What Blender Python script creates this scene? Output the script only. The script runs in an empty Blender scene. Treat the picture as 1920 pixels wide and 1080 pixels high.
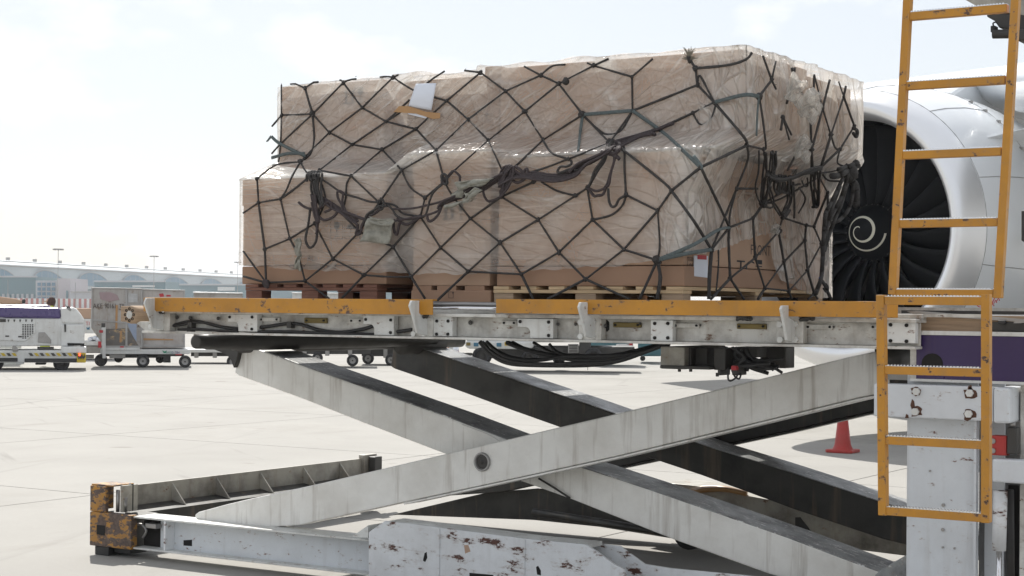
import bpy, math, random
import numpy as np
from mathutils import Vector, Matrix
random.seed(7); np.random.seed(7)
SC = bpy.context.scene
COL = SC.collection
V = Vector
# ------------------------------------------------------------------ camera
FPX = 3200.0; CAMZ = 1.7
CX = V((.8472, .5313, 0)).normalized(); CY = V((-CX.y, CX.x, 0)); CZ = V((0, 0, 1))
TH = math.atan(35/FPX); RO = .009
FW = CY*math.cos(TH)+CZ*math.sin(TH); UP0 = -CY*math.sin(TH)+CZ*math.cos(TH)
RT = CX*math.cos(RO)+UP0*math.sin(RO); UP = -CX*math.sin(RO)+UP0*math.cos(RO)
CAM = V((0, 0, CAMZ))
cd = bpy.data.cameras.new('camera'); cam = bpy.data.objects.new('camera', cd); COL.objects.link(cam)
cd.sensor_width = 36; cd.lens = FPX/1920*36; cd.clip_start = .1; cd.clip_end = 6000
m = Matrix((RT, UP, -FW)).transposed().to_4x4(); m.translation = CAM; cam.matrix_world = m
SC.camera = cam
# ------------------------------------------------------------------ light
SUN_EL = math.radians(47); sd = V((-.727, .689, 0)).normalized()
w = bpy.data.worlds.new('World'); SC.world = w; w.use_nodes = True
def new(nt, t, **k):
    n = nt.nodes.new(t)
    for a, b in k.items():
        if hasattr(n, a) and not a[0].isupper(): setattr(n, a, b)
        else: n.inputs[a.replace('_', ' ')].default_value = b
    return n
nt = w.node_tree; nt.nodes.clear()
wo = new(nt, 'ShaderNodeOutputWorld'); bg = new(nt, 'ShaderNodeBackground', Strength=.068)
sky = new(nt, 'ShaderNodeTexSky', sky_type='NISHITA', sun_disc=False, sun_elevation=SUN_EL, sun_rotation=math.atan2(sd.x, sd.y))
sky.dust_density = 1.1; sky.air_density = 1.0; sky.ozone_density = 1.0
tc = new(nt, 'ShaderNodeTexCoord')
mp = new(nt, 'ShaderNodeMapping'); mp.inputs['Scale'].default_value = (5, 5, 11)
no = new(nt, 'ShaderNodeTexNoise', Scale=1.7, Detail=9.0, Roughness=.55)
rp = new(nt, 'ShaderNodeValToRGB'); rp.color_ramp.elements[0].position = .50; rp.color_ramp.elements[1].position = .64
rp.color_ramp.elements[0].color = (.58, .58, .58, 1); rp.color_ramp.elements[1].color = (.96, .96, .96, 1)
mx = new(nt, 'ShaderNodeMixRGB'); mx.inputs[2].default_value = (11.6, 11.8, 12.1, 1)
L = nt.links.new
L(tc.outputs['Generated'], mp.inputs[0]); L(mp.outputs[0], no.inputs[0]); L(no.outputs[0], rp.inputs[0])
L(rp.outputs[0], mx.inputs[0]); L(sky.outputs[0], mx.inputs[1]); L(mx.outputs[0], bg.inputs[0]); L(bg.outputs[0], wo.inputs[0])
ld = bpy.data.lights.new('sun', 'SUN'); ld.energy = 4.4; ld.angle = math.radians(.55); ld.color = (1, .965, .90)
sun = bpy.data.objects.new('sun', ld); COL.objects.link(sun); sun.location = (0, 0, 30)
sv = sd*math.cos(SUN_EL)+CZ*math.sin(SUN_EL)
sun.rotation_euler = sv.to_track_quat('Z', 'Y').to_euler()
SC.view_settings.view_transform = 'Standard'; SC.view_settings.look = 'None'
SC.view_settings.exposure = .46; SC.view_settings.gamma = 1; SC.view_settings.use_curve_mapping = False
SC.cycles.transparent_max_bounces = 10; SC.cycles.max_bounces = 8; SC.cycles.volume_bounces = 0
SC.cycles.use_denoising = True

# ------------------------------------------------------------------ picture <-> place
def ray(px, py): return FW+RT*((px-960)/FPX)+UP*((540-py)/FPX)
def onY(px, py, y): d = ray(px, py); return CAM+d*(y/d.y)
def onX(px, py, x): d = ray(px, py); return CAM+d*(x/d.x)
def onZ(px, py, z): d = ray(px, py); return CAM+d*((z-CAMZ)/d.z)
def onD(px, py, D): d = ray(px, py); return CAM+d*(D/d.dot(CY))
# ------------------------------------------------------------------ materials
def rgb(c): return (c[0], c[1], c[2], 1)
def mixc(nt, fac, a, b, mode='MIX'):
    n = nt.nodes.new('ShaderNodeMixRGB'); n.blend_type = mode
    for i, v in ((0, fac), (1, a), (2, b)):
        if isinstance(v, (float, int)): n.inputs[i].default_value = v
        elif isinstance(v, tuple): n.inputs[i].default_value = rgb(v)
        else: nt.links.new(v, n.inputs[i])
    return n.outputs[0]
def noise(nt, co, scale, detail=4, rough=.6, sc=(1, 1, 1), dist=0, rot=(0, 0, 0)):
    if any(rot):
        m0 = nt.nodes.new('ShaderNodeMapping'); m0.inputs['Rotation'].default_value = rot; nt.links.new(co, m0.inputs[0]); co = m0.outputs[0]
    mp = nt.nodes.new('ShaderNodeMapping'); mp.inputs['Scale'].default_value = sc
    nt.links.new(co, mp.inputs[0])
    n = nt.nodes.new('ShaderNodeTexNoise'); n.inputs['Scale'].default_value = scale
    n.inputs['Detail'].default_value = detail; n.inputs['Roughness'].default_value = rough; n.inputs['Distortion'].default_value = dist
    nt.links.new(mp.outputs[0], n.inputs[0]); return n.outputs[0]
def ramp(nt, v, a, b, lo=0., hi=1.):
    n = nt.nodes.new('ShaderNodeMapRange'); n.inputs['From Min'].default_value = a; n.inputs['From Max'].default_value = b
    n.inputs['To Min'].default_value = lo; n.inputs['To Max'].default_value = hi
    nt.links.new(v, n.inputs[0]); return n.outputs[0]
def math_(nt, op, a, b):
    n = nt.nodes.new('ShaderNodeMath'); n.operation = op
    for i, v in ((0, a), (1, b)):
        if isinstance(v, (float, int)): n.inputs[i].default_value = v
        else: nt.links.new(v, n.inputs[i])
    return n.outputs[0]
def base(name):
    m = bpy.data.materials.new(name); m.use_nodes = True; nt = m.node_tree
    b = nt.nodes['Principled BSDF']; g = nt.nodes.new('ShaderNodeNewGeometry')
    return m, nt, b, g.outputs['Position']
def bump(nt, b, h, strength=.3, dist=.01):
    n = nt.nodes.new('ShaderNodeBump'); n.inputs['Strength'].default_value = strength; n.inputs['Distance'].default_value = dist
    nt.links.new(h, n.inputs['Height']); nt.links.new(n.outputs[0], b.inputs['Normal'])
def link(nt, v, sock): nt.links.new(v, sock)
def paint(name, col, rough=.45, grime=.5, gcol=(.10, .085, .07), chips=0., ccol=(.09, .035, .02), cscale=9, csc=(1, 1, 2.2),
          streak=.4, metal=0., bstr=.15, gscale=2.5):
    m, nt, b, P = base(name)
    c = mixc(nt, ramp(nt, noise(nt, P, 14, 5, .7), .3, .7, 0, .16), col, tuple(x*.62 for x in col))
    if grime:
        g = ramp(nt, noise(nt, P, gscale, 8, .68), .42, .72, 0, grime); c = mixc(nt, g, c, gcol)
    if streak:
        s = ramp(nt, noise(nt, P, 9, 4, .6, (1.6, 1.6, .12)), .55, .76, 0, streak)
        c = mixc(nt, s, c, (.20, .145, .09))
    link(nt, ramp(nt, noise(nt, P, 6, 5), .3, .7, rough*.75, min(1, rough*1.3)), b.inputs['Roughness'])
    if chips:
        n1 = noise(nt, P, cscale, 9, .72, csc)
        k = ramp(nt, n1, .66-chips*.25, .672-chips*.25)
        rc = mixc(nt, ramp(nt, noise(nt, P, 40, 3), .3, .7), ccol, tuple(min(1, x*2.3) for x in ccol))
        c = mixc(nt, ramp(nt, n1, .60-chips*.25, .67-chips*.25, 0, .38), c, (.30, .20, .13))
        c = mixc(nt, k, c, rc)
        h = math_(nt, 'MULTIPLY', k, -1.); bump(nt, b, math_(nt, 'ADD', h, math_(nt, 'MULTIPLY', noise(nt, P, 60, 4), bstr)), .6, .002)
    else: bump(nt, b, noise(nt, P, 45, 5), bstr, .003)
    link(nt, c, b.inputs['Base Color']); b.inputs['Metallic'].default_value = metal
    return m
def plain(name, col, rough=.6, metal=0., var=.25, scale=8, emit=None):
    m, nt, b, P = base(name)
    c = mixc(nt, ramp(nt, noise(nt, P, scale, 6, .65), .25, .75, 0, var), col, tuple(x*.45 for x in col))
    link(nt, c, b.inputs['Base Color']); b.inputs['Roughness'].default_value = rough; b.inputs['Metallic'].default_value = metal
    if emit: b.inputs['Emission Color'].default_value = rgb(col); b.inputs['Emission Strength'].default_value = emit
    return m
M = {}
M['white'] = paint('worn_white_paint', (.70, .71, .69), .42, .42, (.17, .15, .12), .10, (.10, .045, .03), 16)
M['grimy'] = paint('grimy_frame_paint', (.40, .38, .33), .5, .85, (.07, .06, .05), .10, (.10, .05, .03), 10, gscale=3)
M['beam'] = paint('dirty_beam_paint', (.64, .63, .59), .5, .75, (.13, .11, .09), .12, (.10, .06, .04), 13, gscale=5)
M['arm'] = paint('streaked_arm_paint', (.86, .85, .81), .40, .30, (.34, .29, .22), .0, streak=.6)
M['greasy_shade'] = paint('grease_and_shade_paint', (.040, .038, .034), .45, .95, (.008, .008, .008), 0, streak=.45, gscale=3)  # grease colour, darkened further to hold the shade on the far arms
M['arm_top'] = paint('scuffed_greasy_steel', (.34, .35, .35), .36, .97, (.015, .015, .015), .30, (.45, .46, .46), 16, (1, 3, 1), streak=0, gscale=4.5)
M['rust'] = paint('rusted_white_paint', (.74, .76, .78), .5, .30, (.2, .17, .13), .30, (.055, .022, .015), 5, (1, 1, 2.6), streak=.15)
M['yellow'] = paint('worn_yellow_paint', (.52, .235, .018), .46, .50, (.20, .10, .03), .22, (.055, .03, .02), 19, (1, 1, 1.3), streak=.25)
M['orange'] = paint('chipped_orange_paint', (.48, .23, .03), .65, .6, (.10, .06, .04), .74, (.060, .042, .034), 11, (1, 1, 2.2), streak=.4)
M['purple'] = paint('purple_paint', (.028, .010, .080), .35, .3, (.03, .02, .05), .0, streak=.12)
M['column'] = paint('light_grey_column_paint', (.64, .67, .70), .4, .18, (.25, .24, .22), .07, (.10, .04, .03), 14, streak=.2)
M['steel'] = plain('dull_steel', (.35, .34, .33), .4, .8, .5)
M['chrome'] = plain('chrome', (.75, .75, .76), .14, 1., .1)
M['black'] = plain('black_rubber', (.022, .022, .023), .55, 0, .4)
M['tyre'] = plain('tyre_rubber', (.028, .028, .03), .8, 0, .4)
M['dark'] = paint('oily_dark_steel', (.045, .042, .038), .5, .6, (.012, .012, .012), 0, streak=0)
M['brass'] = plain('tarnished_brass', (.20, .15, .05), .5, .5, .6)
M['hole'] = plain('dark_hole', (.012, .011, .01), .9)
M['rustbolt'] = plain('rusty_bolt', (.11, .05, .03), .8, 0, .6, 60)
M['paper'] = plain('white_paper', (.72, .75, .82), .7, 0, .06)
M['tape'] = plain('brown_tape', (.42, .23, .09), .35, 0, .2)
M['canvas'] = plain('dirty_canvas', (.34, .33, .28), .9, 0, .95, 34)
M['ink'] = plain('grey_ink', (.03, .032, .036), .85, 0, .4, 40)
M['inkb'] = plain('black_ink', (.07, .05, .045), .85, 0, .3, 40)
M['red'] = plain('red_print', (.45, .03, .04), .6)
M['glass'] = plain('blue_glass', (.04, .15, .24), .5, 0, .3, .2)
M['alu'] = plain('weathered_aluminium', (.42, .41, .40), .5, .6, .5, 3)
M['contain'] = paint('grimy_container_panel', (.40, .38, .36), .6, .75, (.16, .13, .10), .15, (.10, .07, .05), 4, streak=.5, gscale=1.6)
M['roof'] = plain('pale_membrane_roof', (.38, .43, .45), .6, 0, .08, .1)
M['teal'] = plain('dark_teal_cladding', (.055, .15, .18), .5, 0, .2, .2)
M['pale'] = plain('pale_cladding', (.42, .43, .45), .6, 0, .2, .3)
M['vehicle'] = paint('white_vehicle_paint', (.66, .67, .66), .35, .3, (.3, .27, .22), .04, (.12, .1, .08), 6, streak=.25, gscale=2)
M['vpurple'] = paint('violet_vehicle_paint', (.075, .055, .17), .3, .2, (.1, .08, .14), 0, streak=.1)
M['cone'] = paint('faded_red_plastic', (.42, .035, .030), .5, .5, (.16, .03, .02), 0, streak=.2)
M['skin'] = plain('skin', (.45, .26, .18), .6); M['cloth'] = plain('dark_brown_cloth', (.06, .03, .025), .9)
M['hiviz'] = plain('high_visibility_cloth', (.55, .65, .05), .8)
M['engine'] = plain('nacelle_paint', (.66, .68, .70), .22, 0, .05, .6)
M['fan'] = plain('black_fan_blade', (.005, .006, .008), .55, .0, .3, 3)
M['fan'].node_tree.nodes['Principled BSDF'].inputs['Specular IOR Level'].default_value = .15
M['swirl'] = plain('cream_swirl_paint', (.62, .60, .50), .5, 0, .1)
def lipmat():
    m, nt, b, P = base('brushed_intake_lip')
    c = mixc(nt, ramp(nt, noise(nt, P, 1.2, 5), .3, .7, 0, .3), (.86, .87, .89), (.74, .74, .74)); link(nt, c, b.inputs['Base Color'])
    b.inputs['Metallic'].default_value = .75; b.inputs['Roughness'].default_value = .36; return m
M['lip'] = lipmat()
def nacelle():
    m, nt, b, P = base('glossy_nacelle_paint')
    c = mixc(nt, ramp(nt, noise(nt, P, .9, 6), .35, .7, 0, .22), (.80, .83, .86), (.68, .69, .69)); link(nt, c, b.inputs['Base Color'])
    b.inputs['Roughness'].default_value = .25; b.inputs['Coat Weight'].default_value = .4; return m
M['nacelle'] = nacelle()
def concrete():
    m, nt, b, P = base('sunlit_concrete')
    g = nt.nodes.new('ShaderNodeNewGeometry')
    c = mixc(nt, ramp(nt, noise(nt, P, .5, 8, .6), .3, .7), (.355, .343, .320), (.30, .29, .27))
    c = mixc(nt, ramp(nt, noise(nt, P, 25, 6, .75), .35, .7, 0, .35), c, (.25, .24, .225))
    c = mixc(nt, ramp(nt, noise(nt, P, .9, 7, .7, (1, .22, 1)), .58, .78, 0, .5), c, (.19, .175, .155))
    c = mixc(nt, ramp(nt, noise(nt, P, 2.2, 4, .5, (.1, 1.6, 1), 0, (0, 0, .6)), .66, .74, 0, .35), c, (.15, .14, .13))
    c = mixc(nt, ramp(nt, noise(nt, P, 1.6, 3, .4), .71, .76, 0, .4), c, (.13, .11, .09))
    c = mixc(nt, ramp(nt, noise(nt, P, 1.0, 5, .6, (.05, 2.2, 1), .1, (0, 0, 1.15)), .62, .72, 0, .30), c, (.14, .135, .125))
    c = mixc(nt, ramp(nt, noise(nt, P, .35, 8, .7, (1, 1, 1), .4), .55, .66, 0, .30), c, (.24, .225, .20))
    link(nt, c, b.inputs['Base Color']); b.inputs['Roughness'].default_value = .85; b.inputs['Specular IOR Level'].default_value = .25
    bump(nt, b, noise(nt, P, 90, 4, .7), .25, .004); return m
M['concrete'] = concrete()
def cardboard(name, col):
    m, nt, b, P = base(name)
    c = mixc(nt, ramp(nt, noise(nt, P, 30, 3), .3, .7, 0, .12), col, tuple(x*.8 for x in col))
    c = mixc(nt, ramp(nt, noise(nt, P, 1.4, 3, .5), .35, .7, 0, .3), c, tuple(x*.82 for x in col))
    link(nt, c, b.inputs['Base Color']); b.inputs['Roughness'].default_value = .8; bump(nt, b, noise(nt, P, 8, 6), .25, .01); return m
M['card'] = cardboard('brown_cardboard', (.43, .285, .195)); M['card2'] = cardboard('reddish_cardboard', (.35, .215, .14))
M['card3'] = cardboard('pale_cardboard', (.47, .32, .23))
def wood(name, col):
    m, nt, b, P = base(name)
    c = mixc(nt, ramp(nt, noise(nt, P, 7, 6, .65, (.5, .5, 12), .6), .3, .7), col, tuple(x*.55 for x in col))
    link(nt, c, b.inputs['Base Color']); b.inputs['Roughness'].default_value = .8; bump(nt, b, noise(nt, P, 40, 5, .6, (.3, .3, 4)), .4, .004); return m
M['pine'] = wood('pale_pine', (.72, .52, .31)); M['redwood'] = wood('reddish_pallet_wood', (.26, .12, .08)); M['chip'] = wood('chipboard', (.46, .33, .22))
def rope(name, col):
    m, nt, b, P = base(name)
    c = mixc(nt, ramp(nt, noise(nt, P, 90, 4, .7), .3, .75), col, tuple(x*2.1 for x in col)); link(nt, c, b.inputs['Base Color'])
    b.inputs['Roughness'].default_value = .9; bump(nt, b, noise(nt, P, 220, 3), .8, .004); return m
M['cord'] = rope('dark_grey_cord', (.030, .028, .027)); M['cordr'] = rope('dark_plum_webbing', (.036, .028, .029))
M['cordg'] = rope('grey_green_webbing', (.065, .080, .080))
def film():
    m = bpy.data.materials.new('milky_stretch_film'); m.use_nodes = True; nt = m.node_tree; b = nt.nodes['Principled BSDF']
    out = nt.nodes['Material Output']; uv = nt.nodes.new('ShaderNodeUVMap').outputs[0]
    at = nt.nodes.new('ShaderNodeAttribute'); at.attribute_name = 'crumple'; cr = at.outputs['Fac']
    sp = nt.nodes.new('ShaderNodeSeparateXYZ'); link(nt, uv, sp.inputs[0]); upp = ramp(nt, sp.outputs[1], 2.46, 2.58)
    def rdg(n, wd): return ramp(nt, math_(nt, 'ABSOLUTE', math_(nt, 'SUBTRACT', n, .5), 0.), 0, wd, 1, 0)
    mul = lambda a, c: math_(nt, 'MULTIPLY', a, c); add = lambda a, c: math_(nt, 'ADD', a, c)
    def patch(sc_, a, c): return ramp(nt, noise(nt, uv, sc_, 1, .5), a, c)
    def lines(tilt, freq, det=3, wob=.06, xs=.12): return noise(nt, uv, 1.0, det, .6, (xs, freq, 1), wob, (0, 0, tilt))
    def shards(tilt, sx, sy, seed, wd, cell=False):      # taut straight creases between crumple facets
        m0 = nt.nodes.new('ShaderNodeMapping'); m0.inputs['Rotation'].default_value = (0, 0, tilt); m0.inputs['Location'].default_value = (seed, seed*.7, 0); link(nt, uv, m0.inputs[0])
        dn = nt.nodes.new('ShaderNodeTexNoise'); dn.inputs['Scale'].default_value = 5; dn.inputs['Detail'].default_value = 0; link(nt, m0.outputs[0], dn.inputs[0])
        mm = mixc(nt, .07, m0.outputs[0], dn.outputs[1], 'ADD')
        m1_ = nt.nodes.new('ShaderNodeMapping'); m1_.inputs['Scale'].default_value = (sx, sy, 1); link(nt, mm, m1_.inputs[0])
        vo = nt.nodes.new('ShaderNodeTexVoronoi'); vo.feature = 'DISTANCE_TO_EDGE'; vo.inputs['Scale'].default_value = 1; link(nt, m1_.outputs[0], vo.inputs[0])
        if not cell: return ramp(nt, vo.outputs[0], 0, wd, 1, 0), None
        vc = nt.nodes.new('ShaderNodeTexVoronoi'); vc.inputs['Scale'].default_value = 1; link(nt, m1_.outputs[0], vc.inputs[0])
        sx_ = nt.nodes.new('ShaderNodeSeparateXYZ'); link(nt, vc.outputs['Color'], sx_.inputs[0])
        return ramp(nt, vo.outputs[0], 0, wd, 1, 0), sx_.outputs[0]
    h1 = lines(.02, 38); h2 = lines(-.05, 60); h3 = lines(.13, 24)
    d1 = lines(-.50, 16, 4, .25, .5); d2 = lines(-.78, 22, 4, .3, .6); d3 = lines(-.28, 26, 3, .2, .35)
    e1, f1 = shards(-.55, 1.6, 9, 3.1, .055, True); e2, f2 = shards(.25, 2.2, 13, 7.7, .05)
    g1, k1 = shards(1.15, 2.2, 7.5, 1.3, .06, True); g2, k2 = shards(.35, 6, 5, 9.2, .05); g3, k3 = shards(1.45, 4, 16, 4.4, .07)
    low = add(mul(mul(ramp(nt, h1, .52, .70), patch(1.6, .38, .62)), .30), add(mul(mul(ramp(nt, h2, .54, .70), patch(2.3, .42, .62)), .20), add(mul(mul(ramp(nt, h3, .56, .68), patch(1.2, .46, .6)), .26), mul(mul(e2, patch(2.2, .48, .6)), .40))))
    hi = add(mul(mul(ramp(nt, d1, .52, .68), patch(1.1, .36, .58)), .42), add(mul(mul(ramp(nt, d2, .54, .68), patch(1.7, .42, .60)), .34), add(mul(mul(ramp(nt, d3, .54, .68), patch(1.5, .45, .62)), .22), mul(mul(e1, patch(1.8, .42, .56)), .55))))
    soft = add(ramp(nt, noise(nt, uv, 1.0, 3, .5, (.9, 3.2, 1), .3, (0, 0, -.5)), .46, .68, 0, .30), mul(mul(f1, patch(1.4, .45, .6)), .16))
    side = add(add(mul(g1, .40), mul(mul(g2, patch(3, .4, .58)), .50)), add(mul(g3, mul(patch(2.2, .42, .58), .35)), mul(k1, .38)))
    def mixf(f, a, c):
        k = nt.nodes.new('ShaderNodeMix'); k.data_type = 'FLOAT'
        for s_, v in ((0, f), (2, a), (3, c)): link(nt, v, k.inputs[s_])
        return k.outputs[0]
    front = add(mixf(upp, low, hi), soft)
    f = add(mixf(cr, front, side), ramp(nt, noise(nt, uv, 1.3, 5, .55), .3, .7, .16, .34))
    zc = sp.outputs[1]; band = mul(ramp(nt, zc, 2.47, 2.54), ramp(nt, zc, 2.62, 2.82, 1, 0)); uc = mul(ramp(nt, sp.outputs[0], 4.1, 4.9), ramp(nt, sp.outputs[0], 5.1, 5.6, 1, 0))
    f = add(f, add(mul(mul(band, ramp(nt, noise(nt, uv, 2.2, 2, .5, (1, 2.5, 1)), .35, .65, .35, 1)), .30), mul(mul(uc, ramp(nt, noise(nt, uv, 2.6, 3, .5, (1, .5, 1)), .42, .62)), .32)))
    f = math_(nt, 'MINIMUM', f, .94)
    b.inputs['Base Color'].default_value = (.84, .81, .76, 1); b.inputs['Roughness'].default_value = .2
    b.inputs['Specular IOR Level'].default_value = .8
    hf = add(add(mul(h1, mul(ramp(nt, upp, 0, 1, 1, .2), .5)), mul(e2, .25)), add(mul(upp, add(mul(d1, 1.6), mul(d2, .9))), add(mul(mul(e1, upp), .5), mul(mul(f1, upp), .35))))
    hs = add(add(mul(g1, 1.0), mul(g2, .6)), add(mul(k1, 1.3), mul(g3, .5)))
    bump(nt, b, mixf(cr, hf, hs), .8, .03)
    tl = nt.nodes.new('ShaderNodeBsdfTranslucent'); tl.inputs[0].default_value = (.86, .82, .76, 1)
    m1 = nt.nodes.new('ShaderNodeMixShader'); m1.inputs[0].default_value = .42; link(nt, b.outputs[0], m1.inputs[1]); link(nt, tl.outputs[0], m1.inputs[2])
    tr = nt.nodes.new('ShaderNodeBsdfTransparent'); m2 = nt.nodes.new('ShaderNodeMixShader')
    link(nt, f, m2.inputs[0]); link(nt, tr.outputs[0], m2.inputs[1]); link(nt, m1.outputs[0], m2.inputs[2]); link(nt, m2.outputs[0], out.inputs[0])
    return m
M['film'] = film()

# ------------------------------------------------------------------ mesh building
class MB:
    def __init__(s): s.v = []; s.f = []
    def add(s, vs, fs):
        o = len(s.v); s.v += [tuple(p) for p in vs]; s.f += [tuple(i+o for i in f) for f in fs]; return s
    def box(s, x0, x1, y0, y1, z0, z1):
        x0, x1 = sorted((x0, x1)); y0, y1 = sorted((y0, y1)); z0, z1 = sorted((z0, z1))
        return s.add([(x0, y0, z0), (x1, y0, z0), (x1, y1, z0), (x0, y1, z0), (x0, y0, z1), (x1, y0, z1), (x1, y1, z1), (x0, y1, z1)],
                     [(0, 3, 2, 1), (4, 5, 6, 7), (0, 1, 5, 4), (1, 2, 6, 5), (2, 3, 7, 6), (3, 0, 4, 7)])
    def prism(s, pts, vec):          # planar outline swept along vec
        n = len(pts); pts = [V(p) for p in pts]; vec = V(vec)
        nn = V((0, 0, 0))
        for i in range(n): nn += (pts[i]-pts[0]).cross(pts[(i+1) % n]-pts[0])
        if nn.dot(vec) > 0: pts = pts[::-1]
        a = pts; b = [p+vec for p in pts]
        return s.add(a+b, [tuple(range(n)), tuple(range(2*n-1, n-1, -1))]+[(i, i+n, (i+1) % n+n, (i+1) % n) for i in range(n)])
    def tube(s, pts, r, n=8, flat=1., cap=True, wob=0.):
        pts = [V(p) for p in pts]; K = len(pts); rings = []
        if K < 2: return s
        t = (pts[1]-pts[0]).normalized(); u = t.cross(V((0, 0, 1)))
        if u.length < .1: u = t.cross(V((0, 1, 0)))
        u.normalize()
        for i, p in enumerate(pts):
            t = (pts[min(i+1, K-1)]-pts[max(i-1, 0)])
            if t.length < 1e-7: t = V((0, 0, 1))
            t.normalize(); u = (u-t*u.dot(t)); u = u.normalized() if u.length > 1e-4 else t.orthogonal().normalized(); w_ = t.cross(u)
            rr = r[i] if isinstance(r, (list, tuple)) else r
            if wob: rr *= 1+random.uniform(-wob, wob)
            rings.append([p+(u*math.cos(6.28318*j/n)*flat+w_*math.sin(6.28318*j/n))*rr for j in range(n)])
        vs = [q for R in rings for q in R]
        fs = [(i*n+j, i*n+(j+1) % n, (i+1)*n+(j+1) % n, (i+1)*n+j) for i in range(K-1) for j in range(n)]
        if cap: fs += [tuple(range(n-1, -1, -1)), tuple((K-1)*n+j for j in range(n))]
        return s.add(vs, fs)
    def cyl(s, a, b, r, n=16, r2=None): return s.tube([a, b], [r, r if r2 is None else r2], n)
    def lathe(s, prof, origin, axis, n=48, close=False):   # prof: (along, radius)
        origin = V(origin); axis = V(axis).normalized(); u = axis.orthogonal().normalized(); w_ = axis.cross(u); K = len(prof)
        vs = [origin+axis*a+(u*math.cos(6.283185*j/n)+w_*math.sin(6.283185*j/n))*r for a, r in prof for j in range(n)]
        fs = [(i*n+j, i*n+(j+1) % n, (i+1)*n+(j+1) % n, (i+1)*n+j) for i in range(K-1) for j in range(n)]
        if close: fs += [((K-1)*n+j, (K-1)*n+(j+1) % n, (j+1) % n, j) for j in range(n)]
        return s.add(vs, fs)
    def build(s, name, mat, parent=None, smooth=False, bevel=0., **props):
        if not s.v: return None
        c = np.array(s.v); c0 = V((c.min(0)+c.max(0))/2)
        me = bpy.data.meshes.new(name); me.from_pydata([V(p)-c0 for p in s.v], [], s.f); me.validate()
        me.materials.append(M[mat] if isinstance(mat, str) else mat)
        if smooth: me.polygons.foreach_set('use_smooth', [True]*len(me.polygons))
        o = bpy.data.objects.new(name, me); COL.objects.link(o); o.location = c0; WL[o.name] = c0.copy()
        if parent: o.parent = parent; o.matrix_parent_inverse = Matrix.Translation(-WL[parent.name])
        if bevel:
            b = o.modifiers.new('bevel', 'BEVEL'); b.width = bevel; b.segments = 2; b.limit_method = 'ANGLE'; b.angle_limit = .6
        for k, v in props.items(): o[k] = v
        return o
WL = {}
def thing(name, label, cat, loc, group=None):
    o = bpy.data.objects.new(name, None); COL.objects.link(o); o.location = loc; o.empty_display_size = .2
    WL[o.name] = V(loc); o['label'] = label; o['category'] = cat
    if group: o['group'] = group
    return o
def tag(o, label, cat, group=None):
    o['label'] = label; o['category'] = cat
    if group: o['group'] = group
    return o
def inst(src, name, parent, loc, scale=None, rot=None):   # a repeat sharing its mesh
    o = src.copy(); o.name = name; COL.objects.link(o); o.location = loc
    if scale: o.scale = scale
    if rot: o.rotation_euler = rot
    WL[o.name] = V(loc); o.parent = parent; o.matrix_parent_inverse = Matrix.Translation(-WL[parent.name]); return o
def parts_off(p, *a): return p
def text(s, name, mat, size, origin, xd, zd, parent, sx=1., thick=.0):
    cu = bpy.data.curves.new(name, 'FONT'); cu.body = s; cu.size = size; cu.extrude = thick
    ob = bpy.data.objects.new(name, cu); me = bpy.data.meshes.new_from_object(ob); bpy.data.objects.remove(ob)
    xd = V(xd).normalized(); zd = V(zd).normalized(); o3 = V(origin)
    b = MB(); b.v = [tuple(o3+xd*p.co.x*sx+zd*p.co.y+xd.cross(zd)*p.co.z) for p in me.vertices]; b.f = [tuple(p.vertices) for p in me.polygons]
    return b.build(name, mat, parent)
X1 = V((1, 0, 0)); Y1 = V((0, 1, 0)); Z1 = V((0, 0, 1))
def smooth_path(pts, k=6):
    pts = [V(p) for p in pts]
    if len(pts) < 3: return [pts[0].lerp(pts[-1], i/k) for i in range(k+1)]
    out = []
    for i in range(len(pts)-1):
        p0 = pts[max(i-1, 0)]; p1 = pts[i]; p2 = pts[i+1]; p3 = pts[min(i+2, len(pts)-1)]
        for j in range(k):
            t = j/k; out.append(.5*((2*p1)+(p2-p0)*t+(2*p0-5*p1+4*p2-p3)*t*t+(3*p1-p0-3*p2+p3)*t*t*t))
    out.append(pts[-1]); return out

# ================================================================== SETTING
g = MB().box(-3000, 3000, -400, 4000, -.6, -.022).build('ground', 'concrete', kind='structure')
SLX, SLY = 5.0, 5.0
x0s = onZ(1620, 896, 0).x; y0s = 20.9
sm = MB().box(-SLX/2+.009, SLX/2-.009, -SLY/2+.009, SLY/2-.009, -.02, 0).build('concrete_slab', 'concrete', g)
first = True
for i in range(-14, 4):
    for j in range(-5, 13):
        c = V((x0s+(i+.5)*SLX, y0s+(j+.5)*SLY, -.01))
        f = c-CAM; d = f.dot(CY); u = f.dot(CX)
        if d < -3 or d > 75 or abs(u) > .34*d+5.5: continue
        if first: sm.location = c; first = False
        else: inst(sm, 'concrete_slab', g, c)
# ================================================================== CARGO LOADER
LD = thing('cargo_loader', 'white and yellow scissor cargo loader holding up the netted freight', 'cargo loader', (-5, 9, 0))
def P(pts, y): return [onY(a, b, y) for a, b in pts]
def pbox(x0, y0, x1, y1, Y, th, mb=None):
    a = [onY(x0, y0, Y), onY(x1, y0, Y), onY(x0, y1, Y), onY(x1, y1, Y)]
    X0 = (a[0].x+a[2].x)/2; X1_ = (a[1].x+a[3].x)/2; zt = (a[0].z+a[1].z)/2; zb = (a[2].z+a[3].z)/2
    return (mb or MB()).box(X0, X1_, Y, Y+th, zb, zt)
YR = 7.50; YB = 7.56            # rail face, flange face
xl_, xr_ = onY(268, 600, YB).x, onY(1716, 620, YB).x
ztop = onY(1000, 592, YB).z; zbot = onY(1640, 653, YB).z
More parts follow.
